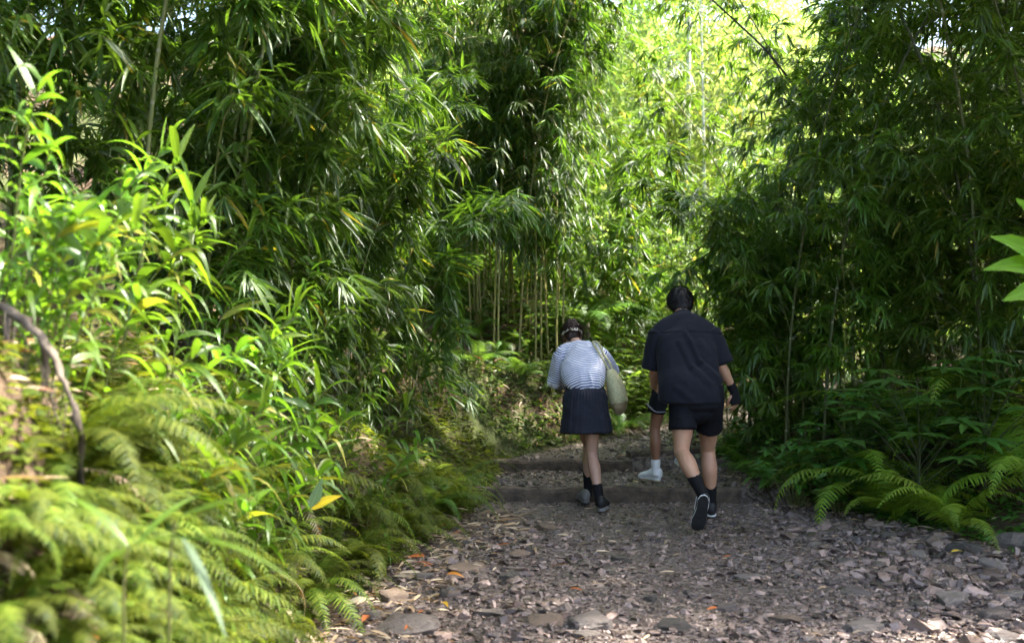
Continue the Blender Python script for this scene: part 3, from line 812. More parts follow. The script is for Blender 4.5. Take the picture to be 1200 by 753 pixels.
for k, (y, s, nf, sc_) in enumerate(LF):
    x = float(xl(y)) - s
    fern(x, y, gz(x, y), 'bright', nf + 3, sc_ * .85, (f'yellow green fern on the bank below the exposed root, {ordn(k)} from the camera' if k < NN else f'yellow green fern hanging over the path edge, {ordn(k - NN)} from the root towards the step'), 'ferns along the sunny bank', (-PI * .75, PI * .55), .15)
RF = [(1015, 598, 'lit', 12, 1.45, 'big fern with long grey green fronds below the palmate shrub'), (1075, 590, 'lit', 12, 1.7, 'tall fern with a raised yellow green frond in front of palmate shrub'),
      (1155, 600, 'lit', 13, 1.85, 'tallest bright fern at the shady edge by the picture border'), (1120, 628, 'lit', 11, 1.15, 'low bright yellow fern over the moss at path edge'),
      (1205, 625, 'lit', 12, 1.6, 'fern standing last at the border above the large boulder'), (975, 582, 'lit', 10, .85, 'small fern next to the glossy shrub'),
      (1050, 612, 'lit', 11, 1.25, 'dull fern between the low yellow one and the big grey one'), (868, 560, 'dark', 9, .75, 'little fern in the shade behind the walking man')]
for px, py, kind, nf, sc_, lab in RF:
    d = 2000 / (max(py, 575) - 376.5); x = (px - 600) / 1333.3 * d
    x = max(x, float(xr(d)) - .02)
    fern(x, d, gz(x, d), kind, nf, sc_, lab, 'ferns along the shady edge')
BF = [(530, 545, 9.0, .75), (505, 560, 8.4, .8), (560, 520, 11.4, .8), (610, 528, 11.7, .75), (650, 520, 12.1, .8), (730, 520, 12.3, .8), (560, 480, 12.6, .8), (540, 470, 12.9, .9), (620, 480, 12.8, .8), (585, 505, 12.1, .7), (700, 500, 12.7, .75)]
for k, (px, py, d, sc_) in enumerate(BF):
    x = (px - 600) / 1333.3 * d
    fern(x, d, gz(x, d), 'dark', 9, sc_, f'green fern low on the bank past the timber steps, {ordn(k)} from the walkers entry side', 'ferns by the mossy bank')

# ---- tree fern behind the woman
def big_frond(seed, L):
    return frond_mesh(seed, L, 30, 55, 26, .26, True, 'fern_dark')
e = empty('tree_fern', ((688 - 600) / 1333.3 * 13.0, 13.0, gz(.86, 13.0) - .1), 0, .8)
tm = MB(); stick(tm, [(0, 0, 0), (.02, 0, .3), (-.02, .02, .62)], .07, .055, 10); tm.build('trunk', M['bark'], e)
for k in range(8):
    f = mesh_obj('frond', big_frond(460 + k % 3, 1.25) if k < 3 else e.children[1 + k % 3].data, e)
    f.location = (-.02, .02, .60); f.rotation_euler = (0, prg.uniform(-.5, .0), k * 2 * PI / 8 + .2)
tag(e, 'tree fern with broad pale fronds behind the striped top', 'tree fern')

# ---- near lance leaved bamboo shoots on the left bank
def shoot_mesh(seed, H, nl, L=(.18, .31), W=(.023, .037), lean=30, leafm='lush_leaf', ):
    rg = np.random.default_rng(seed)
    n = 14; s = np.linspace(0, 1, n); th = R(4) + R(lean) * s ** 1.4
    P = np.zeros((n, 3))
    for i in range(1, n): P[i] = P[i - 1] + H / (n - 1) * np.array([math.sin(th[i]), .06 * math.sin(i * .6 + seed), math.cos(th[i])])
    cm = MB(); stick(cm, P, .005, .002, 6)
    fm = MB(); B, D, U, LL, WW, DR = [], [], [], [], [], []
    for k in range(nl):
        u = .22 + .78 * (k / (nl - 1)) ** .8
        f = u * (n - 1); i = min(int(f), n - 2); p0 = P[i] + (P[i + 1] - P[i]) * (f - i); t = nrm(P[i + 1] - P[i])
        a = k * 2.5 + rg.uniform(-.5, .5)
        el = R(rg.uniform(-5, 45) + 25 * (u > .9))
        d = np.array([math.cos(a) * math.cos(el), math.sin(a) * math.cos(el), math.sin(el)]) + t * .35
        B.append(p0); D.append(d); U.append(nrm(np.array([0, 0, 1]) + rg.normal(0, .4, 3)))
        LL.append(rg.uniform(*L)); WW.append(rg.uniform(*W)); DR.append(rg.uniform(.2, 1.0))
    leaves(fm, B, D, U, LL, WW, DR, .16, LANCE_HI)
    return cm.mesh('culm', M['twig']), fm.mesh('foliage', M[leafm])
SV = [shoot_mesh(500 + k, [.75, .95, 1.15, .6, .85, 1.0][k], [23, 28, 33, 21, 26, 30][k], lean=[30, 45, 25, 40, 55, 35][k]) for k in range(6)]
# (px, py of the plant base, distance, variant, azimuth of lean, scale)
SH = []
for k in range(46):
    y = 3.45 + 3.9 * (k / 45) ** 1.1
    s = prg.uniform(.12, .95)
    SH.append((float(xl(y)) - s, y, prg.uniform(-1.1, .3), prg.uniform(.8, 1.15)))
SH.sort(key=lambda a: a[1])
for k, (x, y, az, s_) in enumerate(SH):
    v = SV[prg.integers(6)]
    if k < 23: lab = f'bright broad bladed bamboo shoot near the exposed root, {ordn(k)} from the camera end'
    else: lab = f'bright broad bladed bamboo shoot beyond the root, {ordn(k - 23)} towards the timber step'
    plant_thing('bamboo_shoot', (('culm', v[0]), ('foliage', v[1])), (x, y, gz(x, y) - .02), az, s_ * (.72 if y < 4.0 else .9 if y < 4.6 else 1.0), lab, 'bamboo shoot', 'broad bladed shoots on the sunny bank')

BVS = [shoot_mesh(540 + k, [.55, .7, .8, .6][k], [15, 17, 19, 16][k], L=(.22, .34), W=(.032, .046), lean=[50, 40, 60, 45][k]) for k in range(4)]
BIG = [(3.75, .34, -.3), (3.9, .22, .1), (4.05, .40, -.5), (4.2, .18, -.2), (4.35, .30, .3), (4.6, .16, -.3), (4.8, .26, -.1), (5.1, .14, .2), (5.4, .22, -.4), (3.6, .5, -.2), (3.5, .62, .2), (4.45, .45, .0), (5.7, .2, .1), (6.1, .25, -.2)]
for k, (y, s, az) in enumerate(sorted(BIG)):
    v = BVS[k % 4]; x = float(xl(y)) - s
    plant_thing('bamboo_shoot', (('culm', v[0]), ('foliage', v[1])), (x, y, gz(x, y) - .02), az, prg.uniform(.85, 1.1), f'large leaved bright shoot leaning out over the ferns, {ordn(k)} along from the root', 'bamboo shoot', 'large leaved shoots over the ferns')

# ---- glossy shrub, palmate shrub, ginger on the right
def broad_shrub(seed, n, spread, h, L=(.09, .15)):
    rg = np.random.default_rng(seed); sm = MB(); fm = MB(); B, D, U, LL = [], [], [], []
    for k in range(n):
        a = rg.uniform(0, 2 * PI); r = spread * math.sqrt(rg.uniform(0, 1)); top = np.array([r * math.cos(a), r * math.sin(a), h * rg.uniform(.35, 1.0) * (1 - .4 * (r / spread) ** 2)])
        q = np.linspace(0, 1, 6)[:, None]
        P = np.array([top[0] * .15, top[1] * .15, 0]) * (1 - q) + top * q + np.array([0, 0, .08]) * np.sin(q * PI)
        stick(sm, P, .004, .0015, 4)
        for j in range(6):
            B.append(P[5 - j // 2] + rg.normal(0, .01, 3)); aa = rg.uniform(0, 2 * PI)
            D.append([math.cos(aa), math.sin(aa), rg.uniform(-.2, .5)]); U.append(nrm([rg.normal(0, .4), rg.normal(0, .4), 1])); LL.append(rg.uniform(*L))
    LL = np.array(LL); leaves(fm, B, D, U, LL, LL * .42, .35, .15, OVATE)
    return sm.mesh('stem', M['twig']), fm.mesh('foliage', M['broad_leaf'])
def palm_shrub(seed, n, h):
    rg = np.random.default_rng(seed); sm = MB(); fm = MB(); B, D, U, LL = [], [], [], []
    for k in range(n):
        a = k * 2.4 + rg.uniform(-.3, .3); hh = h * (.35 + .65 * k / n); rr = .5 * (1 - .5 * k / n) * rg.uniform(.8, 1.2)
        top = np.array([rr * math.cos(a), rr * math.sin(a), hh + .12])
        stick(sm, [np.array([0, 0, hh * .55]), np.array([0, 0, hh * .55]) * .4 + top * .6 + [0, 0, .03], top], .004, .002, 4)
        for j in range(9):
            b = j * 2 * PI / 9 + rg.uniform(-.1, .1)
            B.append(top); D.append([math.cos(b), math.sin(b), .12 + rg.normal(0, .08)]); U.append([.15 * math.cos(a), .15 * math.sin(a), 1]); LL.append(rg.uniform(.18, .27))
    stick(sm, [(0, 0, 0), (.02, 0, h * .5), (0, .01, h)], .008, .004, 6)
    LL = np.array(LL); leaves(fm, B, D, U, LL, LL * .28, .22, .12, LANCE)
    return sm.mesh('stem', M['stipe']), fm.mesh('foliage', M['broad_leaf'])
BS = [broad_shrub(600 + k, 34, .42, .62) for k in range(2)]
PS = [palm_shrub(620 + k, 24, 1.0) for k in range(2)]
def at_right(px, d): return ((px - 600) / 1333.3 * d, d)
for (px, d, lab, s_, v) in ((935, 9.3, 'glossy broad leaved shrub at the shady path edge behind the walking man', 1.0, 0), (985, 9.0, 'glossy broad leaved shrub half hidden by the small dark fern', .9, 1), (890, 10.6, 'glossy low shrub in the shade by the path bend', .8, 1)):
    x, y = at_right(px, d); plant_thing('broad_leaf_shrub', (('stem', BS[v][0]), ('foliage', BS[v][1])), (x, y, gz(x, y)), 1.0 * v, s_, lab, 'shrub', 'glossy shrubs on the shady edge')
for (px, d, lab, s_, v) in ((1075, 8.35, 'palmate shrub with umbrella leaf whorls above the tall ferns', 1.05, 0), (1155, 8.3, 'wider palmate shrub beside the first, under the dark bamboo', .95, 1), (1010, 9.0, 'shorter palmate shrub behind the big grey green fern', .85, 1)):
    x, y = at_right(px, d); plant_thing('palmate_shrub', (('stem', PS[v][0]), ('foliage', PS[v][1])), (x, y, gz(x, y)), 2.0 * v, s_, lab, 'shrub', 'palmate shrubs on the shady edge')

# ginger leaves reaching in from the right border
d = 4.6
gx = (1262 - 600) / 1333.3 * d
e = empty('ginger_plant', (gx, d, gz(gx, d)))
P = np.array([(0.0, 0, 0), (.02, .03, .8), (.0, .05, 1.35), (-.05, .05, 1.85), (-.08, .05, 2.2)]) - [0, 0, gz(gx, d)] * np.array([0, .25, .5, .8, 1])[:, None]
sm = MB(); stick(sm, catmull(P, 5), .012, .005, 8); sm.build('stem', M['twig'], e)
fm = MB()
def pz(py): return 1.5 + (376.5 - py) / 1333.3 * d - gz(gx, d)
for (py0, tx, ty, w) in ((300, 1176, 222, .085), (322, 1147, 272, .08), (318, 1146, 316, .075), (340, 1170, 352, .085), (365, 1192, 372, .07), (300, 1230, 200, .07), (330, 1370, 280, .08), (350, 1380, 330, .08), (310, 1320, 220, .08)):
    b = np.array([-.03, .05, pz(py0)]); tip = np.array([(tx - 600) / 1333.3 * d - gx, -.06, pz(ty)])
    v = tip - b; L = np.linalg.norm(v)
    leaves(fm, [b], [v + np.array([0, 0, .22 * L])], [[0, -1, .45]], L * 1.06, w * 1.3, .22, .2, LANCE_HI, wave=.2)
fm.build('foliage', M['ginger_leaf'], e)
tag(e, 'bright green ginger plant with wavy leaves at the shady border', 'ginger plant')

# long blade leaves and the two-coloured leaf pair on the near bank
d = 2.6
e = empty('grass_plant', (P_x := (150 - 600) / 1333.3 * d, d, 1.0))
fm = MB()
def W3(px, py, dd): return np.array([(px - 600) / 1333.3 * dd, dd, 1.5 + (376.5 - py) / 1333.3 * dd])
org = np.array([P_x, d, 1.0])
for (a, b, bow, w, dr) in (((205, 608, 2.6), (335, 570, 2.5), .02, .03, .05), ((150, 640, 2.6), (380, 682, 2.45), .10, .016, .45), ((150, 640, 2.62), (60, 560, 2.7), .05, .02, .3), ((160, 640, 2.6), (250, 560, 2.75), .05, .02, .3), ((150, 645, 2.6), (100, 690, 2.4), .05, .022, .4)):
    A, B_ = W3(*a) - org, W3(*b) - org; v = B_ - A; L = np.linalg.norm(v)
    leaves(fm, [A], [v + np.array([0, 0, L * dr])], [[0, -.35, 1]], L, w, dr, .15, LANCE_HI)
gzz = gz(P_x, d)
st = MB(); 
for q in ((205, 608), (150, 640)):
    A = W3(*q, 2.6) - org; stick(st, [(A[0] - .05, .12, -.28), A + [-.02, .03, -.1], A], .004, .003, 5)
st.build('stem', M['twig'], e); fm.build('foliage', M['lush_leaf'], e)
fm2 = MB(); A = W3(212, 628, 2.58) - org; B_ = W3(250, 735, 2.45) - org; v = B_ - A
leaves(fm2, [A], [v + np.array([.02, 0, .06])], [[.5, -.5, .6]], np.linalg.norm(v), .024, .3, .12, LANCE_HI)
fm2.build('silver_blade', M['silver_leaf'], e)
tag(e, 'grassy plant with two long arching blades over the near ferns', 'grass plant')
d = 4.9
org = W3(364, 596, d); e = empty('seedling', org)
fm = MB(); v = W3(378, 560, d) - org; leaves(fm, [[0, 0, 0]], [v + [0, 0, .01]], [[.6, -.8, .2]], .15, .055, .05, .1, OVATE); fm.build('pale_leaf', M['silver_leaf'], e)
fm = MB(); v = W3(405, 578, d) - W3(368, 592, d); leaves(fm, [[0, 0, 0]], [v + [0, 0, .03]], [[0, -.6, .8]], .16, .055, .15, .1, OVATE); fm.build('yellow_leaf', M['yellow_leaf'], e)
st = MB(); stick(st, [(-.18, .18, -.22), (-.05, .05, -.05), (0, 0, 0)], .003, .002, 5); st.build('stem', M['twig'], e)
tag(e, 'seedling with one silvery leaf and one yellow leaf', 'seedling')

# bare dark stalk arching across the bright gap
pts = [W3(985, 200, 10.6), W3(965, 160, 10.6), W3(938, 112, 10.5), W3(900, 62, 10.4), W3(865, 28, 10.3), W3(835, 0, 10.2), W3(800, -40, 10.1)]
low = [np.array([pts[0][0] + .55, 10.9, gz(pts[0][0] + .55, 10.9)]), np.array([pts[0][0] + .36, 10.8, 1.7])]
P = catmull(low + pts, 6); org = P[0].copy()
mb = MB(); stick(mb, P - org, .014, .007, 8)
o = mb.build('bare_stalk', M['dead_stalk']); o.location = org
tag(o, 'bare dark stalk arching over the path across the bright gap', 'bare stalk')

# exposed root on the near left bank
org = np.array([-1.35, 3.35, 1.35])
def rootpt(px, py, dd): return W3(px - 14, py + 34, dd + .12) - org
mb = MB()
add_tube(mb, [rootpt(-60, 330, 3.45), rootpt(-15, 322, 3.35), rootpt(25, 330, 3.25), rootpt(55, 352, 3.18), rootpt(78, 385, 3.12), rootpt(92, 415, 3.08), rootpt(104, 455, 3.06), rootpt(108, 500, 3.1), rootpt(112, 560, 3.2)], [.014, .017, .0145, .012, .0105, .0095, .009, .008, .006], n=12)
add_tube(mb, [rootpt(60, 357, 3.17), rootpt(66, 400, 3.2), rootpt(60, 450, 3.22), rootpt(70, 500, 3.3)], [.012, .009, .008, .006], n=8)
add_tube(mb, [rootpt(28, 334, 3.25), rootpt(20, 380, 3.24), rootpt(26, 430, 3.25), rootpt(18, 480, 3.3)], [.014, .011, .009, .006], n=8)
mb.V = [v + .011 * np.stack([fbm(v * 22 + q, 3) for q in (0, 31, 67)], -1) for v in mb.V]
for q in range(14):
    t0 = rootpt(20 + q * 6.0, 330 + q * 9, 3.2 - .009 * q); stick(mb, [t0, t0 + prg.normal(0, .035, 3) + [0, 0, -.08], t0 + prg.normal(0, .05, 3) + [0, 0, -.16]], .0025, .001, 5)
o = mb.build('exposed_root', M['root']); o.location = org
tag(o, 'gnarled exposed root hanging down the near earthen bank', 'root')

# ---- stuff: ground cover on banks, leaf litter, moss
def ground_pts(n, fn):
    x, y = fn(n); return np.stack([x, y, ground_z(x, y)], 1)
def left_face(n):
    y = prg.uniform(2.4, 10.8, n); s = np.abs(prg.normal(.35, .45, n)); return xl(y) - s, y
def right_face(n):
    y = prg.uniform(6.8, 13.5, n); s = np.abs(prg.normal(.15, .6, n)); return xr(y) + s, y
def back_face(n):
    y = prg.uniform(10.9, 14.5, n); s = np.abs(prg.normal(.4, .9, n)); return xl(y) - s - .02, y
def cover(name, fn, n, L, mat, label, h=.05, wfac=.35, cat='ground cover', prof=LANCE3, droop=.3, flat=.5):
    p = ground_pts(n, fn); p[:, 2] += prg.uniform(0, h, n)
    a = prg.uniform(0, 2 * PI, n); d = np.stack([np.cos(a), np.sin(a), prg.uniform(-.1, flat, n)], 1)
    l = prg.uniform(*L, n); mb = MB(); leaves(mb, p, d, rand_up(prg, n), l, l * wfac * prg.uniform(.7, 1.3, n), droop, .15, prof)
    tag(mb.build(name, M[mat]), label, cat, kind='stuff')
cover('ground_cover', left_face, 16000, (.03, .09), 'fern', 'small mixed seedlings and moss covering the sunny bank')
def near_face(n):
    y = prg.uniform(2.0, 4.6, n); s = prg.uniform(-.02, .45, n); return xl(y) - s, y
cover('ground_cover', near_face, 3500, (.025, .07), 'fern', 'small round leaved seedlings between the near ferns', h=.07, wfac=.55, prof=OVATE)
cover('ground_cover', right_face, 6000, (.04, .12), 'broad_leaf', 'dark small leaved ground cover along the shady edge')
cover('ground_cover', back_face, 7000, (.04, .10), 'fern_dark', 'mossy green ground cover on the bank past the steps', h=.08)
def litter_pts(n):
    y = 3.6 + 5.4 * prg.uniform(0, 1, n) ** 1.4; s = prg.normal(-.18, .24, n); return xl(y) - s, y
cover('leaf_litter', litter_pts, 900, (.05, .15), 'dry_leaf', 'dry tan bamboo leaves strewn along the foot of the sunny bank', h=.03, wfac=.17, cat='leaf litter', prof=LANCE, droop=.15, flat=.25)
def litter2(n):
    y = prg.uniform(2.6, 5, n); s = prg.uniform(.3, 1.1, n); return xl(y) - s, y
cover('leaf_litter', litter2, 700, (.05, .14), 'dry_leaf', 'dry tan leaves lying on top of the near bank', h=.04, wfac=.17, cat='leaf litter', prof=LANCE, droop=.15, flat=.3)
def litter3(n):
    y = prg.uniform(5, 11, n); return xl(y) + (xr(y) - xl(y)) * prg.uniform(.1, 1, n), y
cover('leaf_litter', litter3, 160, (.04, .10), 'dry_leaf', 'odd dry leaves scattered over the gravel', h=.03, wfac=.2, cat='leaf litter', prof=LANCE, droop=.1, flat=.2)
def dead_back(n):
    y = prg.uniform(11.2, 12.8, n); s = np.abs(prg.normal(.5, .4, n)); return xl(y) - s, y
cover('leaf_litter', dead_back, 260, (.06, .16), 'dry_leaf', 'brown dead fern and leaves on the mossy bank', h=.1, wfac=.14, cat='leaf litter', droop=.5)
# a few single fallen leaves one can point at
for px, py, L, mat, az, lab in ((425, 735, .13, 'orange_leaf', 1.4, 'rust orange fallen leaf standing by the long slab'), (523, 684, .14, 'orange_leaf', -.6, 'rust orange fallen leaf between grey block and brown slab'),
                           (518, 716, .11, 'yellow_leaf', -1.2, 'ochre fallen leaf just above the long slab'), (668, 702, .08, 'orange_leaf', -.5, 'small orange fallen leaf alone on mid path'), (410, 715, .16, 'dry_leaf', .9, 'pale curled dry leaf at foot of the near ferns'), (1115, 655, .09, 'yellow_leaf', .3, 'yellow green fallen leaf on stones below the ferns')):
    dd = 2000 / (py - 376.5); x = (px - 600) / 1333.3 * dd
    mb = MB(); leaves(mb, [[0, 0, .012]], [[math.cos(az), math.sin(az), .25]], [[.1, -.3, 1]], L, L * .25, .25, .3, LANCE_HI)
    o = mb.build('fallen_leaf', M[mat]); o.location = (x, dd, gz(x, dd) + .03); tag(o, lab, 'leaf', 'single fallen leaves on the path')

cover('hillside_undergrowth', far_pts, 20000, (.14, .34), 'tree_leaf', 'mass of sunlit yellow green undergrowth clothing the far slope', h=1.3, wfac=.4, cat='undergrowth', flat=.6)

def rise_pts(n):
    y = prg.uniform(12.6, 18.5, n); x = prg.uniform(-4.5, 2.2, n); x = np.minimum(x, xl(y) - .15); return x, y
cover('hillside_undergrowth', rise_pts, 9000, (.09, .24), 'fern_dark', 'dim green undergrowth on the rise behind the canes', h=.55, wfac=.3, cat='undergrowth', flat=.7)
def litter4(n):
    y = prg.uniform(6.5, 10.5, n); s = prg.normal(.0, .22, n); return xr(y) + s, y
cover('leaf_litter', litter4, 320, (.04, .12), 'dry_leaf', 'dry leaves and twigs along the shady path edge', h=.03, wfac=.14, cat='leaf litter', prof=LANCE, droop=.15, flat=.25)
# ----------------------------------------------------------------- people
def skin_mat(name, c):
    m, nt, out = new_mat(name)
    co = coord(nt); n1 = noise(nt, 14, 4, vec=co); n2 = noise(nt, 160, 3, vec=co)
    col = mixc(nt, c, (c[0] * .8, c[1] * .68, c[2] * .62), n1)
    p = principled(nt, out, col, .5, .4, bump(nt, n2, .12, .002))
    p.inputs['Subsurface Weight'].default_value = .08; p.inputs['Subsurface Radius'].default_value = (.01, .004, .002); p.inputs['Subsurface Scale'].default_value = .5
    return m
def cloth_mat(name, c, var=.3, rough=.85, weave=420, sheen=.15):
    m, nt, out = new_mat(name); co = coord(nt)
    n1 = noise(nt, 7, 4, vec=co); n2 = noise(nt, weave, 2, vec=co); n3 = noise(nt, 22, 3, vec=co)
    col = mixc(nt, tuple(v * (1 - var) for v in c), tuple(v * (1 + var) for v in c), n1)
    h = math_(nt, 'ADD', math_(nt, 'MULTIPLY', n2, .12), n3)
    principled(nt, out, col, rough, .2, bump(nt, h, .35, .008), sheen=sheen); return m
M['skin_a'] = skin_mat('skin_fair', (.46, .29, .21)); M['skin_b'] = skin_mat('skin_tan', (.44, .26, .17)); M['skin_c'] = skin_mat('skin_brown', (.25, .13, .08))
M['black_cloth'] = cloth_mat('black_cloth', (.006, .007, .012), sheen=.03); M['black_short'] = cloth_mat('black_short', (.004, .0045, .007), sheen=0)
M['navy'] = cloth_mat('navy_cloth', (.015, .017, .026), sheen=.03); M['black_knit'] = cloth_mat('black_knit', (.0045, .0045, .0055), weave=250, sheen=0)
M['white_knit'] = cloth_mat('white_knit', (.62, .62, .62)); M['cream'] = cloth_mat('cream_cloth', (.66, .60, .48)); M['grey_cloth'] = cloth_mat('grey_cloth', (.16, .16, .18))
M['shoe_black'] = simple_mat('shoe_black', (.008, .008, .009), (.018, .018, .02), 20, .6, 120, .3, .003)
M['shoe_white'] = simple_mat('shoe_white', (.6, .6, .59), (.72, .72, .71), 20, .55, 120, .3, .003)
M['shoe_grey'] = simple_mat('shoe_grey', (.13, .12, .12), (.22, .21, .2), 20, .7, 120, .3, .003)
M['sole_white'] = simple_mat('sole_white', (.55, .55, .55), (.68, .68, .67), 20, .6, 120, .2, .002)
M['sole_black'] = simple_mat('sole_black', (.008, .008, .008), (.014, .014, .014), 20, .75, 60, .5, .004)
M['tan_leather'] = simple_mat('tan_leather', (.26, .20, .11), (.33, .26, .16), 20, .55)
def hair_mat(name, c):
    m, nt, out = new_mat(name); co = coord(nt)
    g = N_(nt, 'NewGeometry'); n1 = noise(nt, 50, 3, vec=co)
    col = mixc(nt, tuple(v * .6 for v in c), tuple(v * 1.6 for v in c), n1)
    principled(nt, out, col, .55, .3); return m
M['hair_black'] = hair_mat('hair_black', (.012, .010, .010)); M['hair_brown'] = hair_mat('hair_brown', (.022, .011, .008))
def stripe_mat():
    m, nt, out = new_mat('striped_jersey'); co = coord(nt)
    a = N_(nt, 'Attribute'); a.attribute_name = 'stripe'
    t = math_(nt, 'FRACT', math_(nt, 'MULTIPLY', a.outputs['Fac'], 1 / .0185))
    f = math_(nt, 'GREATER_THAN', t, .46)
    col = mixc(nt, (.07, .085, .21), (.66, .68, .74), f)
    n3 = noise(nt, 18, 3, vec=co)
    principled(nt, out, col, .85, .3, bump(nt, n3, .3, .008), sheen=.1); return m
M['stripes'] = stripe_mat()
def weave_mat():
    m, nt, out = new_mat('woven_straw'); co = coord(nt)
    v = N_(nt, 'TexVoronoi'); v.inputs['Scale'].default_value = 75; nt.links.new(co, v.inputs['Vector'])
    c = ramp(nt, v.outputs['Distance'], [(.1, (.55, .51, .31)), (.7, (.36, .34, .19))])
    principled(nt, out, c, .8, .3, bump(nt, v.outputs['Distance'], -.8, .008)); return m
M['woven'] = weave_mat()

def solid(pieces, voxel, smooth_n=2, sfac=.5):
    """fuse closed pieces into one continuous surface; returns (V, faces arrays)."""
    mb = MB()
    for V, F, F3 in pieces:
        b = mb.n; mb.add(V, F)
        if len(F3): mb.F[3].append(np.asarray(F3) + b)
    me = mb.mesh('tmp', M['twig'])
    o = mesh_obj('tmp', me)
    md = o.modifiers.new('r', 'REMESH'); md.mode = 'VOXEL'; md.voxel_size = voxel; md.use_smooth_shade = True
    if smooth_n:
        s = o.modifiers.new('s', 'SMOOTH'); s.factor = sfac; s.iterations = smooth_n
    ev = o.evaluated_get(bpy.context.evaluated_depsgraph_get())
    m2 = bpy.data.meshes.new_from_object(ev)
    V = np.empty(len(m2.vertices) * 3, np.float32); m2.vertices.foreach_get('co', V); V = V.reshape(-1, 3).astype(float)
    Nn = np.empty(len(m2.vertices) * 3, np.float32); m2.vertices.foreach_get('normal', Nn); Nn = Nn.reshape(-1, 3).astype(float)
    ls = np.empty(len(m2.loops), np.int32); m2.loops.foreach_get('vertex_index', ls)
    tot = np.empty(len(m2.polygons), np.int32); m2.polygons.foreach_get('loop_total', tot)
    F = ls.reshape(-1, 4) if (tot == 4).all() else None
    if F is None:
        st = np.concatenate([[0], np.cumsum(tot)[:-1]])
        F = [ls[st[tot == k][:, None] + np.arange(k)] for k in (3, 4) if (tot == k).any()]
    else: F = [F]
    bpy.data.objects.remove(o); bpy.data.meshes.remove(me); bpy.data.meshes.remove(m2)
    return V, Nn, F

def body_part(name, pieces, mat, parent, voxel=.006, smooth_n=2, disp=None, attr=None):
    V, Nn, F = solid(pieces, voxel, smooth_n)
    if disp is not None: V = V + Nn * disp(V, Nn)[:, None]
    o_ = np.array(parent.location)
    me = np_mesh(name, V - o_, F, mat)
    if attr is not None:
        a = me.attributes.new('stripe', 'FLOAT', 'POINT'); a.data.foreach_set('value', attr(V).astype(np.float32))
    return mesh_obj(name, me, parent)

def wrinkle(amp, seed, stretch=(9, 9, 4)):
    def f(V, Nn):
        p = V * np.array(stretch) + seed
        w = np.stack([fbm(p * .5 + 3, 2), fbm(p * .5 + 9, 2), np.zeros(len(V))], -1)
        n = fbm(p + w * .9, 2)
        return amp * (1 - np.abs(n) * 2.2)
    return f
def seg_dist(V, a, b):
    a = np.asarray(a, float); b = np.asarray(b, float); ab = b - a
    t = np.clip(((V - a) @ ab) / (ab @ ab), 0, 1)
    return np.linalg.norm(V - (a + t[:, None] * ab), axis=1), t

def ball(c, r, n=16, rot=None):
    """ellipsoid as closed piece. r: (rx,ry,rz)"""
    r = (r, r, r) if np.isscalar(r) else r
    z = np.linspace(-1, 1, n)[1:-1]; a = np.linspace(0, 2 * PI, n, endpoint=False)
    z = np.sin(z * PI / 2)
    q = np.sqrt(1 - z ** 2)
    V = np.stack([q[:, None] * np.cos(a), q[:, None] * np.sin(a), np.repeat(z[:, None], n, 1)], -1).reshape(-1, 3)
    m = len(z)
    V = np.vstack([V, [0, 0, -1], [0, 0, 1]]) * np.array(r)
    if rot is not None: V = V @ np.array(rot.to_3x3()).T
    V = V + np.asarray(c)
    i = np.arange(m - 1)[:, None] * n; j = np.arange(n)[None]; j2 = (j + 1) % n
    F = np.stack([i + j, i + j2, i + n + j2, i + n + j], -1).reshape(-1, 4)
    k = np.arange(n)
    F3 = np.vstack([np.stack([(k + 1) % n, k, np.full(n, m * n)], 1), np.stack([(m - 1) * n + k, (m - 1) * n + (k + 1) % n, np.full(n, m * n + 1)], 1)])
    return V, F, F3

def lerp(a, b, t): return np.asarray(a, float) * (1 - t) + np.asarray(b, float) * t

def leg_pieces(hip, knee, ankle, k=1.0, toe=None):
    hip, knee, ankle = map(lambda v: np.array(v, float), (hip, knee, ankle))
    sh = nrm(ankle - knee); th = nrm(knee - hip)
    fwd = nrm(np.array([0, 1, 0]) - sh * sh[1])
    pts = [hip + [0, 0, .02], lerp(hip, knee, .3), lerp(hip, knee, .62), lerp(hip, knee, .88) , knee + .0 * fwd, lerp(knee, ankle, .14) - .008 * fwd, lerp(knee, ankle, .32) - .020 * fwd, lerp(knee, ankle, .52) - .012 * fwd, lerp(knee, ankle, .78), ankle]
    rad = [(.092, .10), (.086, .092), (.070, .074), (.056, .060), (.053, .058), (.051, .055), (.057, .060), (.050, .053), (.036, .041), (.033, .038)]
    rad = [(a * k, b * k) for a, b in rad]
    out = [tube(pts, rad, front=(0, 1, 0), n=20, sub=3, cap=.4)]
    if toe is not None: # bare foot core inside the shoe
        toe = np.array(toe, float); out.append(tube([ankle + [0, 0, .0], lerp(ankle, toe, .45) - [0, 0, .01], lerp(ankle, toe, .9)], [.034, .03, .02], n=12))
    return out

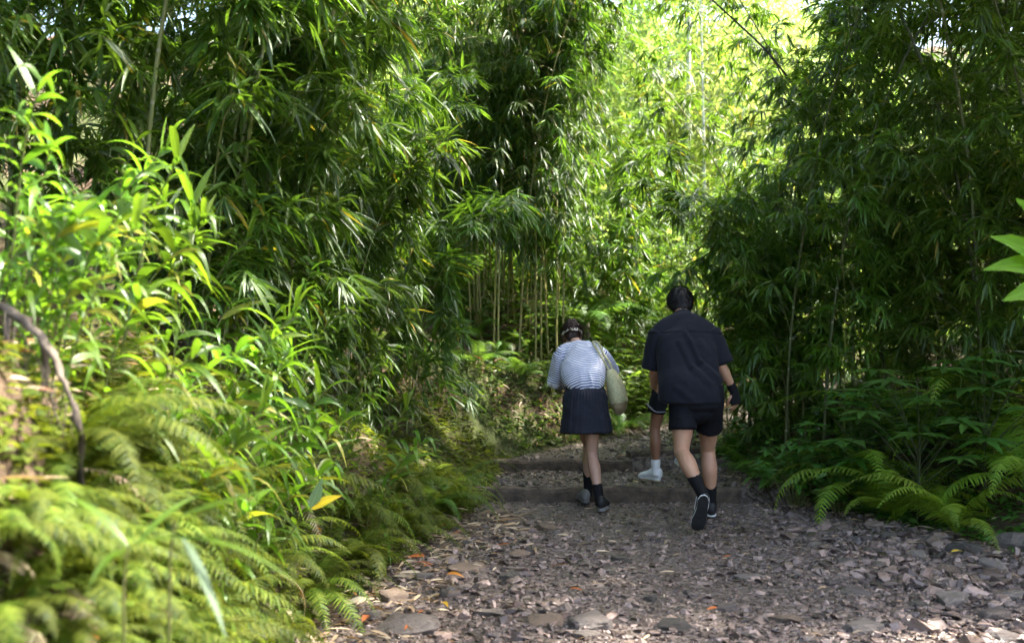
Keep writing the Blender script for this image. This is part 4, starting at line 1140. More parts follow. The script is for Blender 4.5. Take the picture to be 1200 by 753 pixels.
def hand_pieces(wrist, dirv, palm_n, size=.185, curl=.5, spread=.12, thumb_side=1):
    """palm, four curled fingers and a thumb; palm_n = direction the palm faces."""
    w = np.array(wrist, float); d = nrm(dirv); pn = np.array(palm_n, float); pn = nrm(pn - d * (pn @ d)); s = np.cross(d, pn) * thumb_side
    L = size
    out = [tube([w - d * .03, w, w + d * L * .2, w + d * L * .48], [(.024, .02), (.025, .019), (.036, .016), (.040, .014)], front=pn, n=14, sub=3, cap=.5)]
    for k, (off, ln) in enumerate(((.027, .42), (.009, .47), (-.009, .44), (-.026, .34))):
        b = w + d * L * .44 + s * off; dd = nrm(d + s * (off * spread * 20)); P = [b]
        a = 0
        for q, fr in enumerate((.45, .32, .23)):
            a += curl * (.55, .9, .7)[q] * (1 + .12 * k)
            v = dd * math.cos(a) + pn * math.sin(a)
            P.append(P[-1] + v * L * ln * fr)
        out.append(tube(P, [.0095, .0088, .0078, .0065], front=pn, n=10, sub=3, cap=.9))
    b = w + d * L * .12 + s * .026
    P = [b, b + nrm(d * .6 + s * .8 + pn * .2) * .03, b + nrm(d * .8 + s * .55 + pn * .35) * .062, b + nrm(d * .95 + s * .3 + pn * .5) * .086]
    out.append(tube(P, [.014, .0115, .0105, .008], front=pn, n=10, sub=3, cap=.9))
    return out

def arm_pieces(sh, el, wr, k=1.0):
    sh, el, wr = map(lambda v: np.array(v, float), (sh, el, wr))
    return [tube([sh, lerp(sh, el, .35), lerp(sh, el, .75), el, lerp(el, wr, .22), lerp(el, wr, .55), wr],
                 [(.055 * k, .058 * k), (.05 * k, .054 * k), (.042 * k, .044 * k), (.038 * k, .04 * k), (.041 * k, .041 * k), (.034 * k, .033 * k), (.027 * k, .023 * k)], n=16, sub=3, cap=.6)]

def head_pieces(c, fwd, up, k=1.0):
    """skull, jaw, nose, ears, brow, lips."""
    f = nrm(fwd); u = np.array(up, float); u = nrm(u - f * (u @ f)); s = np.cross(f, u)
    B = np.stack([s, f, u], 1); rot = Matrix(B.tolist())
    P = lambda x, y, z: np.asarray(c) + B @ (np.array([x, y, z]) * k)
    out = [ball(P(0, -.008, .025), (.075 * k, .094 * k, .088 * k), 20, rot), ball(P(0, .022, -.035), (.060 * k, .068 * k, .078 * k), 16, rot), ball(P(0, .052, -.088), (.03 * k, .03 * k, .024 * k), 12, rot)]
    out.append(tube([P(0, .086, .012), P(0, .104, -.018), P(0, .108, -.03)], [.009 * k, .013 * k, .014 * k], n=10, sub=2, cap=.8))
    out.append(tube([P(-.05, .070, .03), P(0, .088, .034), P(.05, .070, .03)], [.012 * k, .014 * k, .012 * k], front=u, n=10, sub=2))
    out.append(tube([P(-.022, .08, -.058), P(0, .09, -.056), P(.022, .08, -.058)], [.007 * k, .009 * k, .007 * k], front=u, n=8, sub=2))
    for sg in (1, -1):
        out.append(tube([P(sg * .076, .0, .028), P(sg * .086, -.012, .012), P(sg * .084, -.010, -.012), P(sg * .074, .004, -.03)], [(.009 * k, .02 * k), (.009 * k, .022 * k), (.009 * k, .017 * k), (.007 * k, .01 * k)], front=f, n=10, sub=2))
    return out, P, rot
def eyes(P, rot, k, parent):
    m, nt, out = bpy.data.materials.get('eye_white'), None, None
    if m is None:
        m, nt, out = new_mat('eye_white'); principled(nt, out, (.35, .3, .27), .2, .5)
    for sg in (1, -1):
        V, F, F3 = ball(P(sg * .031, .078, .012), .0125 * k, 10)
        mb = MB(); b = mb.n; mb.add(V - np.array(parent.location), F); mb.F[3].append(F3); mb.build('eye', m, parent)

def hair_strands(c, rot, r, n, seed, mat, comb, L=(.03, .06), w=.006, lo=-.55, face_cut=.35):
    """short strands lying over the skull shell; rot columns are side, forward, up."""
    rg = np.random.default_rng(seed); B = np.array(rot.to_3x3())
    v = nrm(rg.normal(0, 1, (n * 3, 3))); v = v[(v[:, 2] > lo) & ~((v[:, 1] > face_cut) & (v[:, 2] < .45))][:n]
    p = v * np.array(r) * rg.uniform(.96, 1.03, (len(v), 1)); nn = nrm(v / np.array(r))
    d = comb(v) + rg.normal(0, .35, v.shape); d = nrm(d - nn * (d * nn).sum(1, keepdims=True)); d = nrm(d + nn * rg.uniform(0, .5, (len(v), 1)))
    mb = MB(); l = rg.uniform(*L, len(v))
    leaves(mb, np.asarray(c) + p @ B.T, d @ B.T, nn @ B.T, l, w * rg.uniform(.6, 1.3, len(v)), .25, .1, LANCE)
    return mb

def shoe(person, heel, toe_dir, up, L, mats, Wd=.098, strap=None):
    """trainer with upper, white midsole, dark outsole. heel: point at bottom of heel."""
    f = nrm(toe_dir); u = np.array(up, float); u = nrm(u - f * (u @ f)); s = np.cross(f, u)
    B = np.stack([s, f, u], 1); h = np.asarray(heel, float); off = np.array(person.location)
    W = lambda q: h + np.asarray(q, float) @ B.T
    def outline(k=1.0, n=40):
        t = np.linspace(0, 1, n)
        # half width along the length
        wf = np.interp(t, [0, .04, .15, .35, .55, .72, .88, .96, 1], [.0, .45, .72, .70, .82, 1.0, .84, .5, 0]) * Wd * .5 * k
        sh_ = np.interp(t, [0, .4, .75, 1], [0, .002, -.004, -.012])
        y = t * L
        a = np.stack([wf + sh_, y], 1); b = np.stack([-wf + sh_, y], 1)[::-1][1:-1]
        return np.vstack([a, b])
    def slab(z0, z1, k0, k1, mat, name, par):
        o0 = outline(k0); o1 = outline(k1); n = len(o0)
        spring = lambda y: .018 * max(0, (y / L - .72) / .28) ** 2
        V = [(x, y, z0 + spring(y)) for x, y in o0] + [(x, y, z1 + spring(y)) for x, y in o1]
        q = np.arange(n); F = np.stack([q, (q + 1) % n, n + (q + 1) % n, n + q], 1)
        half = (n + 2) // 2
        F4 = []
        for i in range(half - 2):
            a0, a1, b0, b1 = i, i + 1, (n - i) % n, n - i - 1
            F4.append((a0, b0, b1, a1) if i else (a0, a0, b1, a1)); F4.append((n + a0, n + a1, n + b1, n + b0) if i else (n + a0, n + a1, n + b1, n + a0))
        tri = [(p_[1], p_[2], p_[3]) if p_[0] == p_[1] else None for p_ in F4]
        mb = MB(); mb.add(W(V) - off, F)
        mb.F[4].append(np.array([p_ for p_ in F4 if len(set(p_)) == 4])); t3 = [tuple(dict.fromkeys(p_)) for p_ in F4 if len(set(p_)) == 3]
        if t3: mb.F[3].append(np.array(t3))
        return mb.build(name, mat, par, smooth=False)
    rows = [(.02, .30, .62, .095), (.10, .33, .80, .100), (.22, .34, .78, .098), (.36, .33, .76, .090), (.50, .36, .86, .072), (.66, .42, .97, .056), (.82, .40, .88, .046), (.95, .25, .48, .034)]
    pts = [(0, t * L, .018 + hh * .5) for t, _, _, hh in rows]
    rad = [(wv * Wd * .5, hh * .52) for _, _, wv, hh in rows]
    piece = tube([W(p_) for p_ in pts], rad, front=u, n=20, sub=3, cap=.5)
    up_ = body_part('shoe', [piece], mats[0], person, .005, 1)
    slab(.010, .027, .98, 1.03, mats[1], 'midsole', up_)
    slab(.0, .0125, .96, 1.0, mats[2], 'outsole', up_)
    if strap:
        # thin pale line round the heel and side
        st = []
        for sg in (1, -1):
            P_ = [W((sg * Wd * .40, L * .62, .05)), W((sg * Wd * .42, L * .36, .052)), W((sg * Wd * .39, L * .15, .06)), W((sg * Wd * .18, -.004, .07)), W((0, -.009, .072))]
            mb = MB(); stick(mb, catmull(np.array(P_), 6) - off, .0035, .0035, 5); st.append(mb)
        mb = MB()
        for q in st:
            for V_, in zip(q.V): mb.add(V_, q.F[4][0])
        mb.build('trim', strap, up_)
    return up_, W

def sock(person, knee, ankle, t0, mat, r=(.047, .041), k=1.0, fwd=(0, 1, 0)):
    knee = np.array(knee, float); ankle = np.array(ankle, float)
    P = [lerp(knee, ankle, t0), lerp(knee, ankle, t0 + (1 - t0) * .33), lerp(knee, ankle, t0 + (1 - t0) * .7), ankle, ankle + nrm(ankle - knee) * .03]
    return body_part('sock', [tube(P, [(r[0] * k, r[0] * k * 1.04), (r[0] * k, r[0] * k * 1.04), (r[1] * k, r[1] * k * 1.08), (r[1] * k, r[1] * k * 1.1), (r[1] * k, r[1] * k * 1.2)], front=fwd, n=22, sub=4, cap=.15)], mat, person, .005, 1, wrinkle(.0006, 4, (40, 40, 90)))

# ============================ man in black
def build_man():
    man = empty('person', (1.40, 8.40, 0.0))
    pel = np.array([1.365, 8.42, .95]); chest = np.array([1.335, 8.56, 1.28]); nb = np.array([1.312, 8.69, 1.495]); hc = np.array([1.306, 8.84, 1.625])
    hipL, kneeL, ankL = (1.275, 8.42, .92), (1.245, 8.36, .545), (1.345, 8.045, .285)
    hipR, kneeR, ankR = (1.46, 8.44, .92), (1.49, 8.66, .53), (1.515, 8.66, .10)
    shL, elL, wrL = (1.115, 8.63, 1.41), (1.085, 8.66, 1.12), (1.11, 8.90, .99)
    shR, elR, wrR = (1.495, 8.63, 1.41), (1.58, 8.59, 1.165), (1.69, 8.66, .965)
    hp, P, rot = head_pieces(hc, (0.02, .80, -.6), (0, .5, .85))
    handR = hand_pieces(wrR, (.16, .10, -1), (-.55, .8, 0), .19, .55, .12, -1)
    handL = hand_pieces(wrL, (.55, .75, -.25), (.6, -.5, .5), .19, .8, .12, 1)
    torso = tube([pel - [0, 0, .05], pel + [0, 0, .08], lerp(pel, chest, .55), chest, lerp(chest, nb, .6), nb, lerp(nb, hc, .5), lerp(nb, hc, .9)],
                 [(.165, .12), (.165, .115), (.158, .11), (.175, .115), (.14, .09), (.068, .066), (.058, .06), (.056, .06)], n=28, sub=3)
    sho = tube([shL, lerp(shL, shR, .5) + [0, .02, .035], shR], [.062, .075, .062], n=16, sub=4)
    pcs = [torso, sho] + leg_pieces(hipL, kneeL, ankL, 1.08) + leg_pieces(hipR, kneeR, ankR, 1.08) + arm_pieces(shL, elL, wrL, 1.02) + arm_pieces(shR, elR, wrR, 1.02) + handR + handL + hp
    body_part('body', pcs, M['skin_b'], man, .0048, 3)
    eyes(P, rot, 1.0, man)
    # hair: short black
    hb = ball(P(0, -.018, .036), (.088, .103, .093), 20, rot); nape = ball(P(0, -.052, -.030), (.076, .060, .064), 16, rot)
    hair = body_part('hair', [hb, nape], M['hair_black'], man, .005, 2, lambda V, N: .010 * fbm(V * 36, 2) + .005 * fbm(V * 100, 1))
    comb = lambda v: np.stack([v[:, 0] * .4, -.5 + 0 * v[:, 1], -.8 + .3 * v[:, 2]], 1)
    hs = hair_strands(P(0, -.022, .026) - np.array(man.location), rot, (.089, .107, .105), 2600, 1, None, comb, (.035, .06), .007, -.72)
    hs.build('hair_strands', M['hair_black'], hair)
    # shirt
    sh_t = tube([pel + [-.045, -.01, -.035], pel + [-.045, -.01, .07], lerp(pel, chest, .5) + [-.035, -.01, 0], chest + [-.02, -.005, 0], lerp(chest, nb, .45) + [0, .0, .005], lerp(chest, nb, .78) + [0, .0, .01], lerp(chest, nb, 1.0) + [0, .01, .01]],
                [(.240, .165), (.236, .158), (.230, .152), (.230, .15), (.222, .13), (.20, .105), (.095, .088)], n=36, sub=4, cap=.12)
    yoke = tube([shL + np.array([.0, .0, .0]), lerp(shL, shR, .25) + [0, .02, .045], lerp(shL, shR, .5) + [0, .035, .070], lerp(shL, shR, .75) + [0, .02, .045], shR], [.076, .090, .092, .090, .076], n=20, sub=4)
    def slv(s, e, out):
        s = np.array(s); e = np.array(e); ex = np.array([out, 0, 0])
        return tube([s + [0, 0, .01], lerp(s, e, .3) + ex * .018, lerp(s, e, .65) + ex * .024, lerp(s, e, .93) + ex * .026], [(.078, .084), (.078, .084), (.076, .08), (.079, .082)], n=22, sub=4, cap=.12)
    wr = wrinkle(.0035, 2.0, (7, 7, 3.5))
    def shirt_disp(V, Nn):
        d = wr(V, Nn)
        back = Nn[:, 1] < -.15
        for (a, b, amp, wd) in (((1.30, 8.42, 1.41), (1.39, 8.33, 1.20), .012, .015), ((1.39, 8.33, 1.20), (1.55, 8.30, 1.06), .011, .017), ((1.24, 8.44, 1.35), (1.32, 8.33, 1.17), .008, .017), ((1.32, 8.33, 1.17), (1.45, 8.30, 1.04), .008, .019), ((1.40, 8.45, 1.36), (1.46, 8.38, 1.27), .004, .016), ((1.20, 8.30, 1.02), (1.30, 8.30, .94), .005, .02)):
            ds, t = seg_dist(V[:, [0, 2]], (a[0], a[2]), (b[0], b[2]))
            d += back * amp * (np.exp(-(ds / wd) ** 2) - .6 * np.exp(-((ds - wd * 2) / wd) ** 2))
        # yoke seam
        zs = 1.425 - .10 * np.abs(V[:, 0] - 1.32) ** 1.0 * .6
        d -= .006 * np.exp(-((V[:, 2] - zs) / .006) ** 2) * back
        d += .004 * (V[:, 2] > zs) * back
        # hem edge
        return d
    shirt = body_part('shirt', [sh_t, yoke, slv(shL, elL, -1), slv(shR, elR, 1)], M['black_cloth'], man, .0075, 4, shirt_disp)
    c = lerp(nb, hc, .12)
    ax = nrm(hc - nb)
    body_part('collar', [tube([c - ax * .03 + [0, -.014, 0], c + ax * .05 + [0, -.016, 0]], [(.094, .088), (.078, .074)], n=24, sub=3, cap=.1)], M['black_cloth'], shirt if False else man, .006, 1)
    # shorts
    sl = lambda hip, knee, t, o: tube([np.array(hip) + [o * .0, 0, .10], np.array(hip) + [o * .005, -.005, 0], lerp(hip, knee, t * .6) + [o * .006, 0, 0], lerp(hip, knee, t)], [(.108, .135), (.108, .128), (.100, .115), (.103, .116)], n=24, sub=4, cap=.12)
    seat = tube([pel + [0, 0, .09], pel + [0, -.01, 0], pel + [0, -.01, -.08]], [(.165, .12), (.185, .14), (.18, .135)], n=30, sub=4, cap=.3)
    body_part('shorts', [seat, ball(pel + [0, 0, -.11], (.13, .125, .10)), sl(hipL, kneeL, .56, -1), sl(hipR, kneeR, .56, 1)], M['black_short'], man, .0075, 3, wrinkle(.004, 7, (9, 9, 5)))
    # glove on right hand (fingers bare)
    w = np.array(wrR); dv = nrm((.16, .10, -1)); pn = np.array([-.55, .8, 0]); fl = nrm(np.array(wrR) - np.array(elR))
    body_part('glove', [tube([w - fl * .075, w - fl * .03, w, w + dv * .045, w + dv * .092], [(.037, .033), (.036, .031), (.036, .031), (.047, .028), (.050, .026)], front=nrm(pn - dv * (pn @ dv)), n=18, sub=3, cap=.2),
                        tube([w + dv * .02 + np.array([.02, .012, 0]), w + dv * .05 + np.array([.034, .02, 0])], [.02, .016], n=10, sub=2)], M['black_knit'], man, .005, 1)
    # socks and shoes
    sock(man, kneeL, ankL, .52, M['black_knit'], (.050, .043)); sock(man, kneeR, ankR, .58, M['black_knit'], (.050, .043))
    # logo tick on the sock: a small pale curved mark
    a0 = lerp(kneeL, ankL, .62)
    mb = MB(); fwd = np.array([0, -1, .0])
    tick = [(-.012, -.050, .004), (-.009, -.0535, -.006), (-.002, -.0545, -.005), (.010, -.0535, .004), (.017, -.052, .010)]
    stick(mb, np.array(tick) + a0 - np.array(man.location), .0028, .0012, 5); mb.build('mark', M['sole_white'], [c_ for c_ in man.children if c_.name.startswith('sock')][0])
    mats = (M['shoe_black'], M['sole_white'], M['sole_black'])
    # trailing left shoe, heel lifted
    toeL = np.array([1.318, 8.07, .006]); fd = nrm(np.array([-.10, .36, -.93])); Ls = .295
    upv = np.array([.10, .93, .36])
    shoe(man, toeL - fd * Ls, fd, upv, Ls, mats, .108, M['sole_white'])
    shoe(man, (1.508, 8.60, .012), (.10, 1, .0), (0, 0, 1), .29, mats, .105, M['sole_white'])
    return man
man = build_man()
tag(man, 'person in black short sleeve shirt and black shorts walking up the path, one heel lifted', 'person')

# ============================ woman in stripes
def build_woman():
    wm = empty('person', (.60, 9.15, 0.0))
    pel = np.array([.585, 9.12, .885]); waist = np.array([.583, 9.13, .985]); chest = np.array([.572, 9.24, 1.15]); nb = np.array([.528, 9.345, 1.315]); hc = np.array([.497, 9.455, 1.368])
    hipR, kneeR, ankR = (.648, 9.12, .86), (.640, 9.14, .445), (.692, 8.965, .085)
    hipL, kneeL, ankL = (.520, 9.13, .86), (.632, 9.40, .48), (.625, 9.37, .10)
    shL, elL, wrL = (.400, 9.30, 1.235), (.345, 9.36, 1.00), (.430, 9.56, .97)
    shR, elR, wrR = (.725, 9.28, 1.235), (.835, 9.42, 1.085), (.735, 9.61, 1.06)
    hp, P, rot = head_pieces(hc, (-.08, .72, -.68), (-.05, .65, .75), .93)
    hands = hand_pieces(wrL, (.5, .8, .0), (.5, -.3, .8), .165, .7, .12, -1) + hand_pieces(wrR, (-.5, .8, .05), (-.5, -.3, .8), .165, .7, .12, 1)
    torso = tube([pel - [0, 0, .05], pel, waist, chest, lerp(chest, nb, .6), nb, lerp(nb, hc, .55), lerp(nb, hc, .95)],
                 [(.145, .105), (.15, .11), (.118, .085), (.135, .095), (.11, .072), (.052, .05), (.046, .047), (.046, .048)], n=26, sub=3)
    sho = tube([shL, lerp(shL, shR, .5) + [0, .02, .04], shR], [.045, .055, .045], n=14, sub=4)
    pcs = [torso, sho] + leg_pieces(hipL, kneeL, ankL, .84) + leg_pieces(hipR, kneeR, ankR, .86) + arm_pieces(shL, elL, wrL, .78) + arm_pieces(shR, elR, wrR, .78) + hands + hp
    body_part('body', pcs, M['skin_a'], wm, .0045, 3)
    eyes(P, rot, .93, wm)
    # hair: updo with knot
    k = .93
    pieces = [ball(P(0, -.018, .032), (.083 * k, .102 * k, .092 * k), 20, rot), ball(P(0, -.062, -.034), (.066 * k, .052 * k, .060 * k), 14, rot),
              ball(P(.005, -.056, .108), (.054, .052, .046), 14, rot), ball(P(-.040, -.045, .098), (.034, .034, .032), 12, rot), ball(P(.046, -.038, .102), (.033, .034, .030), 12, rot), ball(P(.0, -.085, .098), (.036, .034, .032), 12, rot)]
    for sg in (1, -1):
        pieces.append(tube([P(sg * .08, .02, .02), P(sg * .088, .03, -.05), P(sg * .084, .045, -.10), P(sg * .075, .06, -.13)], [.016, .013, .010, .005], n=10, sub=3))
    hair = body_part('hair', pieces, M['hair_brown'], wm, .0045, 1, lambda V, N: .009 * fbm(V * 38, 2) + .004 * fbm(V * 110, 1))
    comb = lambda v: np.stack([-v[:, 0] * .7, -.3 - 0 * v[:, 1], .6 - .2 * v[:, 2]], 1)
    hs = hair_strands(P(0, -.02, .024) - np.array(wm.location), rot, (.086, .108, .102), 1500, 3, None, comb, (.03, .06), .005, -.6)
    hs.build('hair_strands', M['hair_brown'], hair)
    # headband: cream ring round the head
    a = np.linspace(0, 2 * PI, 40, endpoint=False)
    ring = np.array([P(.086 * math.cos(q), -.012 + .106 * math.sin(q), .020 + .030 * math.sin(q)) for q in a])
    B = np.array(rot.to_3x3()); mb = MB()
    V = []
    for i, q in enumerate(a):
        for dz, dr in ((-.013, 1.0), (-.010, 1.05), (.010, 1.05), (.013, 1.0), (.010, .93), (-.010, .93)):
            V.append(P(.090 * math.cos(q) * dr, -.016 + .112 * math.sin(q) * dr, .016 + .030 * math.sin(q) + dz * 1.25 + .004 * math.sin(q * 5)))
    V = np.array(V); i = np.arange(40)[:, None] * 6; i2 = ((np.arange(40) + 1) % 40)[:, None] * 6; j = np.arange(6)[None]; j2 = (j + 1) % 6
    mb.add(V - np.array(wm.location), np.stack([i + j, i + j2, i2 + j2, i2 + j], -1).reshape(-1, 4)); mb.build('headband', M['cream'], wm)
    # striped top
    tt = tube([waist + [0, -.005, -.03], waist + [0, -.01, .02], lerp(waist, chest, .35) + [-.005, -.018, 0], lerp(waist, chest, .75) + [0, -.015, 0], chest + [0, -.005, .02], lerp(chest, nb, .6) + [0, 0, .01], lerp(chest, nb, .95) + [0, 0, .005]],
              [(.142, .108), (.165, .128), (.180, .135), (.182, .13), (.172, .115), (.12, .08), (.058, .058)], n=34, sub=4, cap=.15)
    yk = tube([shL, lerp(shL, shR, .25) + [0, .02, .035], lerp(shL, shR, .5) + [0, .03, .05], lerp(shL, shR, .75) + [0, .02, .035], shR], [.058, .062, .060, .062, .058], n=18, sub=4)
    def slv(s, e, w_, t):
        s, e, w_ = map(np.array, (s, e, w_))
        return tube([s, lerp(s, e, .4), lerp(s, e, .8), e, lerp(e, w_, .25), lerp(e, w_, t)], [.060, .060, .058, .055, .053, .046], n=20, sub=4, cap=.15)
    wr = wrinkle(.006, 5.0, (11, 11, 5))
    def attr(V):
        ax = nrm(nb - waist); t_ = (V - waist) @ ax
        # sag of stripes around the back
        t_ = t_ + .25 * (V[:, 0] - .57) ** 2
        val = t_.copy()
        for s, e, w_, sg in ((shL, elL, wrL, -1), (shR, elR, wrR, 1)):
            d1, t1 = seg_dist(V, s, e); d2, t2 = seg_dist(V, e, w_)
            ab = np.array(e) - np.array(s); t1 = np.where(t1 <= 0, ((V - np.array(s)) @ ab) / (ab @ ab), t1)
            l1 = np.linalg.norm(np.array(e) - np.array(s)); l2 = np.linalg.norm(np.array(w_) - np.array(e))
            lat = (V[:, 0] - .563) * sg
            m = ((np.minimum(d1, d2) < .072) & (lat > .160))
            tv = np.where(d1 < d2, t1 * l1, l1 + t2 * l2)
            val[m] = 1.0 - tv[m]
        return val
    top = body_part('striped_top', [tt, yk, slv(shL, elL, wrL, .75), slv(shR, elR, wrR, .7)], M['stripes'], wm, .0055, 3, wr, attr)
    # skirt with gathered waistband
    hem = np.array([.588, 9.10, .615])
    def sk_disp(V, Nn):
        an = np.arctan2(V[:, 1] - 9.12, V[:, 0] - .587); dn = np.clip((.98 - V[:, 2]) / .38, 0, 1)
        return (.002 + .004 * dn) * (np.sin(an * 7 + 2.3 * np.sin(an * 2.0 + .7) + 3 * V[:, 2]) + .4 * np.sin(an * 15 + 1 + 2 * np.sin(an * 3))) + .0025 * (1 - dn) * np.sin(an * 40) + .009 * fbm(V * 9, 3)
    tilt = np.array([-.0, 0, .03])
    body_part('skirt', [tube([waist + [0, 0, -.0], lerp(waist, pel, .5) + [0, -.005, 0], pel + [0, -.012, 0], lerp(pel, hem, .5) + [0, -.005, 0], hem], [(.142, .112), (.162, .132), (.178, .150), (.192, .158), (.206, .168)], n=40, sub=5, cap=.06)], M['navy'], wm, .0065, 1, sk_disp)
    body_part('waistband', [tube([waist + [0, 0, -.018], waist + [0, 0, .022]], [(.149, .119), (.147, .116)], n=36, sub=4, cap=.1)], M['black_short'], wm, .006, 1, lambda V, N: .0025 * np.sin(np.arctan2(V[:, 1] - 9.13, V[:, 0] - .583) * 40))
    sock(wm, kneeR, ankR, .66, M['black_knit'], (.041, .036)); sock(wm, kneeL, ankL, .5, M['black_knit'], (.041, .036))
    mats = (M['shoe_black'], M['shoe_grey'], M['shoe_grey'])
    shoe(wm, (.694, 8.915, .012), (.28, 1, 0), (0, 0, 1), .25, mats, .092)
    shoe(wm, (.605, 9.255, .012), (-.15, 1, .05), (0, 0, 1), .235, (M['shoe_grey'], M['shoe_grey'], M['sole_black']), .092)
    return wm
wm = build_woman()
tag(wm, 'person in blue striped top and navy skirt with cream headband stepping up the path', 'person')

# woven shoulder bag
bag = empty('shoulder_bag', (.80, 9.22, .80)); off = np.array(bag.location)
def bag_part(name, pts, rad, mat, disp=None):
    return body_part(name, [tube(pts, rad, front=(.15, 1, 0), n=24, sub=5, cap=.35)], mat, bag, .006, 1, disp)
bag_part('pouch', [(.800, 9.17, 1.09), (.818, 9.15, 1.02), (.842, 9.14, .93), (.856, 9.14, .86)], [(.042, .085), (.064, .12), (.078, .14), (.078, .14)], M['woven'])
bag_part('base', [(.856, 9.14, .875), (.858, 9.14, .81), (.85, 9.14, .77)], [(.076, .139), (.064, .12), (.04, .08)], M['tan_leather'])
for P_ in ([(.655, 9.265, 1.335), (.668, 9.205, 1.31), (.705, 9.155, 1.24), (.745, 9.125, 1.17), (.785, 9.125, 1.09)], [(.655, 9.30, 1.338), (.70, 9.235, 1.325), (.74, 9.19, 1.24), (.79, 9.155, 1.16), (.815, 9.15, 1.09)]):
    bag_part('strap', P_, [(.0115, .005)] * 5, M['woven'])
tag(bag, 'pale green woven shoulder bag with tan base on the striped top', 'bag')

# ============================ third walker ahead, mostly hidden by the man
def build_third():
    t = empty('person', (1.40, 9.85, .11))
    pel = np.array([1.385, 9.80, .975]); chest = np.array([1.42, 9.94, 1.21]); nb = np.array([1.445, 10.05, 1.36]); hc = np.array([1.47, 10.14, 1.46])
    hipL, kneeL, ankL = (1.30, 9.80, .95), (1.235, 9.84, .57), (1.242, 9.82, .205)
    hipR, kneeR, ankR = (1.465, 9.82, .95), (1.49, 10.12, .68), (1.49, 10.10, .31)
    shL, elL, wrL = (1.29, 9.99, 1.30), (1.30, 10.01, 1.07), (1.33, 10.15, 1.0)
    shR, elR, wrR = (1.60, 9.99, 1.30), (1.58, 10.01, 1.07), (1.50, 10.15, 1.0)
    hp, P, rot = head_pieces(hc, (0, .85, -.5), (0, .45, .9), .95)
    torso = tube([pel - [0, 0, .05], pel, lerp(pel, chest, .5), chest, lerp(chest, nb, .6), nb, lerp(nb, hc, .6), lerp(nb, hc, .95)], [(.14, .10), (.145, .105), (.125, .09), (.14, .095), (.11, .075), (.052, .05), (.047, .048), (.047, .048)], n=24, sub=3)
    sho = tube([shL, lerp(shL, shR, .5) + [0, .02, .03], shR], [.045, .055, .045], n=14, sub=4)
    hands = hand_pieces(wrL, (.4, .8, -.2), (.5, -.3, .8), .17, .7, .12, -1) + hand_pieces(wrR, (-.4, .8, -.2), (-.5, -.3, .8), .17, .7, .12, 1)
    body_part('body', [torso, sho] + leg_pieces(hipL, kneeL, ankL, .84) + leg_pieces(hipR, kneeR, ankR, .84) + arm_pieces(shL, elL, wrL, .8) + arm_pieces(shR, elR, wrR, .8) + hands + hp, M['skin_c'], t, .005, 3)
    eyes(P, rot, .95, t)
    body_part('hair', [ball(P(0, -.018, .034), (.080, .098, .088), 18, rot), ball(P(0, -.06, -.02), (.06, .045, .05), 14, rot)], M['hair_black'], t, .005, 1, lambda V, N: .005 * fbm(V * 50, 2))
    tt = tube([pel + [0, 0, .02], lerp(pel, chest, .5), chest, lerp(chest, nb, .6), lerp(chest, nb, .95)], [(.17, .125), (.165, .12), (.165, .118), (.12, .085), (.06, .06)], n=28, sub=4, cap=.1)
    yk = tube([shL, lerp(shL, shR, .5) + [0, .03, .04], shR], [.06, .062, .06], n=16, sub=4)
    sv = [tube([np.array(s), lerp(s, e, .5), lerp(s, e, .9)], [.062, .06, .062], n=18, sub=3, cap=.1) for s, e in ((shL, elL), (shR, elR))]
    body_part('shirt', [tt, yk] + sv, M['black_cloth'], t, .007, 3, wrinkle(.004, 3))
    def sl(hip, knee, tt_, o):
        return tube([np.array(hip) + [0, 0, .08], np.array(hip), lerp(hip, knee, tt_ * .6) + [o * .01, 0, 0], lerp(hip, knee, tt_) + [o * .015, 0, 0]], [(.092, .115), (.088, .112), (.078, .104), (.076, .104)], n=24, sub=4, cap=.08)
    sh = body_part('shorts', [tube([pel + [0, 0, .06], pel - [0, 0, .06]], [(.145, .115), (.155, .13)], n=26, sub=4, cap=.3), sl(hipL, kneeL, .60, -1), sl(hipR, kneeR, .5, 1)], M['black_short'], t, .007, 2, wrinkle(.004, 11))
    # pale piping along the curved side hem
    c = lerp(hipL, kneeL, .60) + [-.015, 0, 0]
    mb = MB()
    pts = [c + [.079 * math.cos(a), .108 * math.sin(a), .004 + .06 * max(0, math.cos(a + PI)) ** 2] for a in np.linspace(0, 2 * PI, 33)]
    stick(mb, np.array(pts) - np.array(t.location), .007, .007, 6); mb.build('piping', M['grey_cloth'], sh)
    sock(t, kneeL, ankL, .72, M['white_knit'], (.040, .036)); sock(t, kneeR, ankR, .72, M['white_knit'], (.040, .036))
    mats = (M['shoe_white'], M['sole_white'], M['tan_leather'])
    shoe(t, (1.275, 9.80, .122), (-.55, .75, 0), (0, 0, 1), .25, mats, .10)
    shoe(t, (1.49, 10.04, .215), (.1, 1, 0), (0, 0, 1), .25, mats, .095)
    return t
th = build_third()
tag(th, 'person in white trainers and black shorts ahead of the man, almost hidden behind him', 'person')
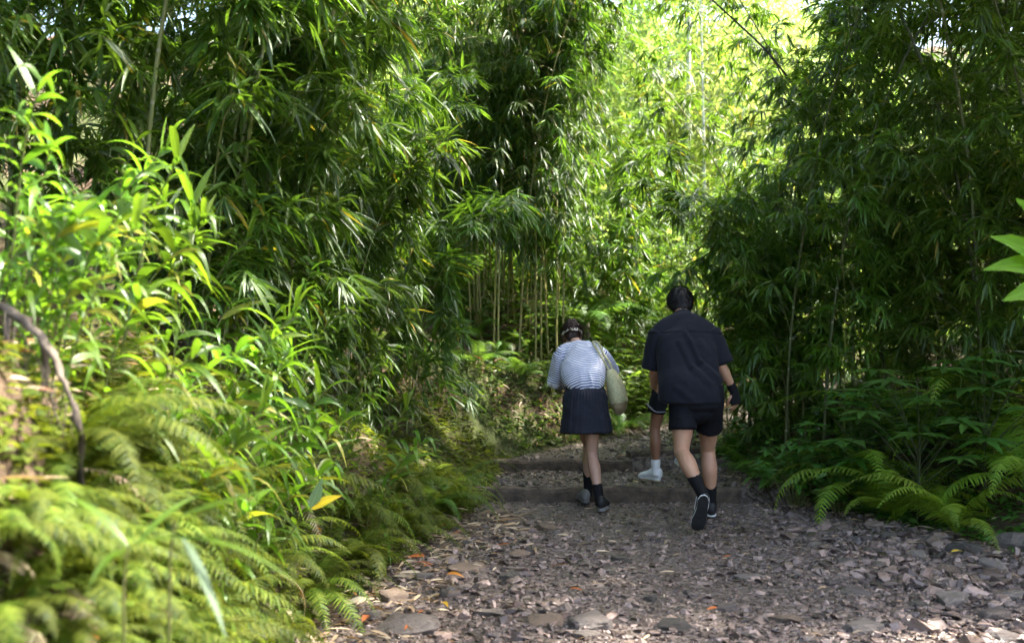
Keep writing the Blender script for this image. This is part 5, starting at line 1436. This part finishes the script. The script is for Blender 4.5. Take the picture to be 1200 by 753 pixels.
# ----------------------------------------------------------------- light, sky, camera
w = bpy.data.worlds.new('World'); sc.world = w; w.use_nodes = True
nt = w.node_tree
for n in list(nt.nodes): nt.nodes.remove(n)
SUN_EL, SUN_AZ = R(55), R(76)
sky = nt.nodes.new('ShaderNodeTexSky'); sky.sky_type = 'NISHITA'; sky.sun_disc = False
sky.sun_elevation = SUN_EL; sky.sun_rotation = SUN_AZ; sky.air_density = 1.0; sky.dust_density = 4.0; sky.ozone_density = .6
bg = nt.nodes.new('ShaderNodeBackground'); bg.inputs[1].default_value = .15
wo = nt.nodes.new('ShaderNodeOutputWorld')
nt.links.new(sky.outputs[0], bg.inputs[0]); nt.links.new(bg.outputs[0], wo.inputs[0])
sd = bpy.data.lights.new('sun', 'SUN'); sd.energy = 4.7; sd.angle = R(1); sd.color = (1, .95, .85)
so = bpy.data.objects.new('sun', sd); COL.objects.link(so)
sv = Vector((math.sin(SUN_AZ) * math.cos(SUN_EL), math.cos(SUN_AZ) * math.cos(SUN_EL), math.sin(SUN_EL)))
so.rotation_euler = sv.to_track_quat('Z', 'Y').to_euler(); so.location = (6, 6, 20)

cd = bpy.data.cameras.new('camera'); co = bpy.data.objects.new('camera', cd); COL.objects.link(co)
co.location = (0, 0, 1.5); co.rotation_euler = (R(90), 0, 0)
cd.lens = 40; cd.sensor_width = 36; cd.clip_start = .05; cd.clip_end = 500
cd.dof.use_dof = True; cd.dof.focus_distance = 8.3; cd.dof.aperture_fstop = 2.2
sc.camera = co
sc.view_settings.view_transform = 'Standard'; sc.view_settings.look = 'None'
sc.view_settings.gamma = 1; sc.view_settings.exposure = 2.72; sc.view_settings.use_curve_mapping = False
cy = sc.cycles
cy.max_bounces = 4; cy.diffuse_bounces = 3; cy.glossy_bounces = 1; cy.transmission_bounces = 3; cy.transparent_max_bounces = 4
cy.caustics_reflective = False; cy.caustics_refractive = False
cy.sample_clamp_indirect = 6.0
cy.use_adaptive_sampling = True; cy.adaptive_threshold = .03; cy.adaptive_min_samples = 16
cy.use_denoising = True; cy.denoiser = 'OPENIMAGEDENOISE'
sc.render.resolution_x = 1024; sc.render.resolution_y = 642
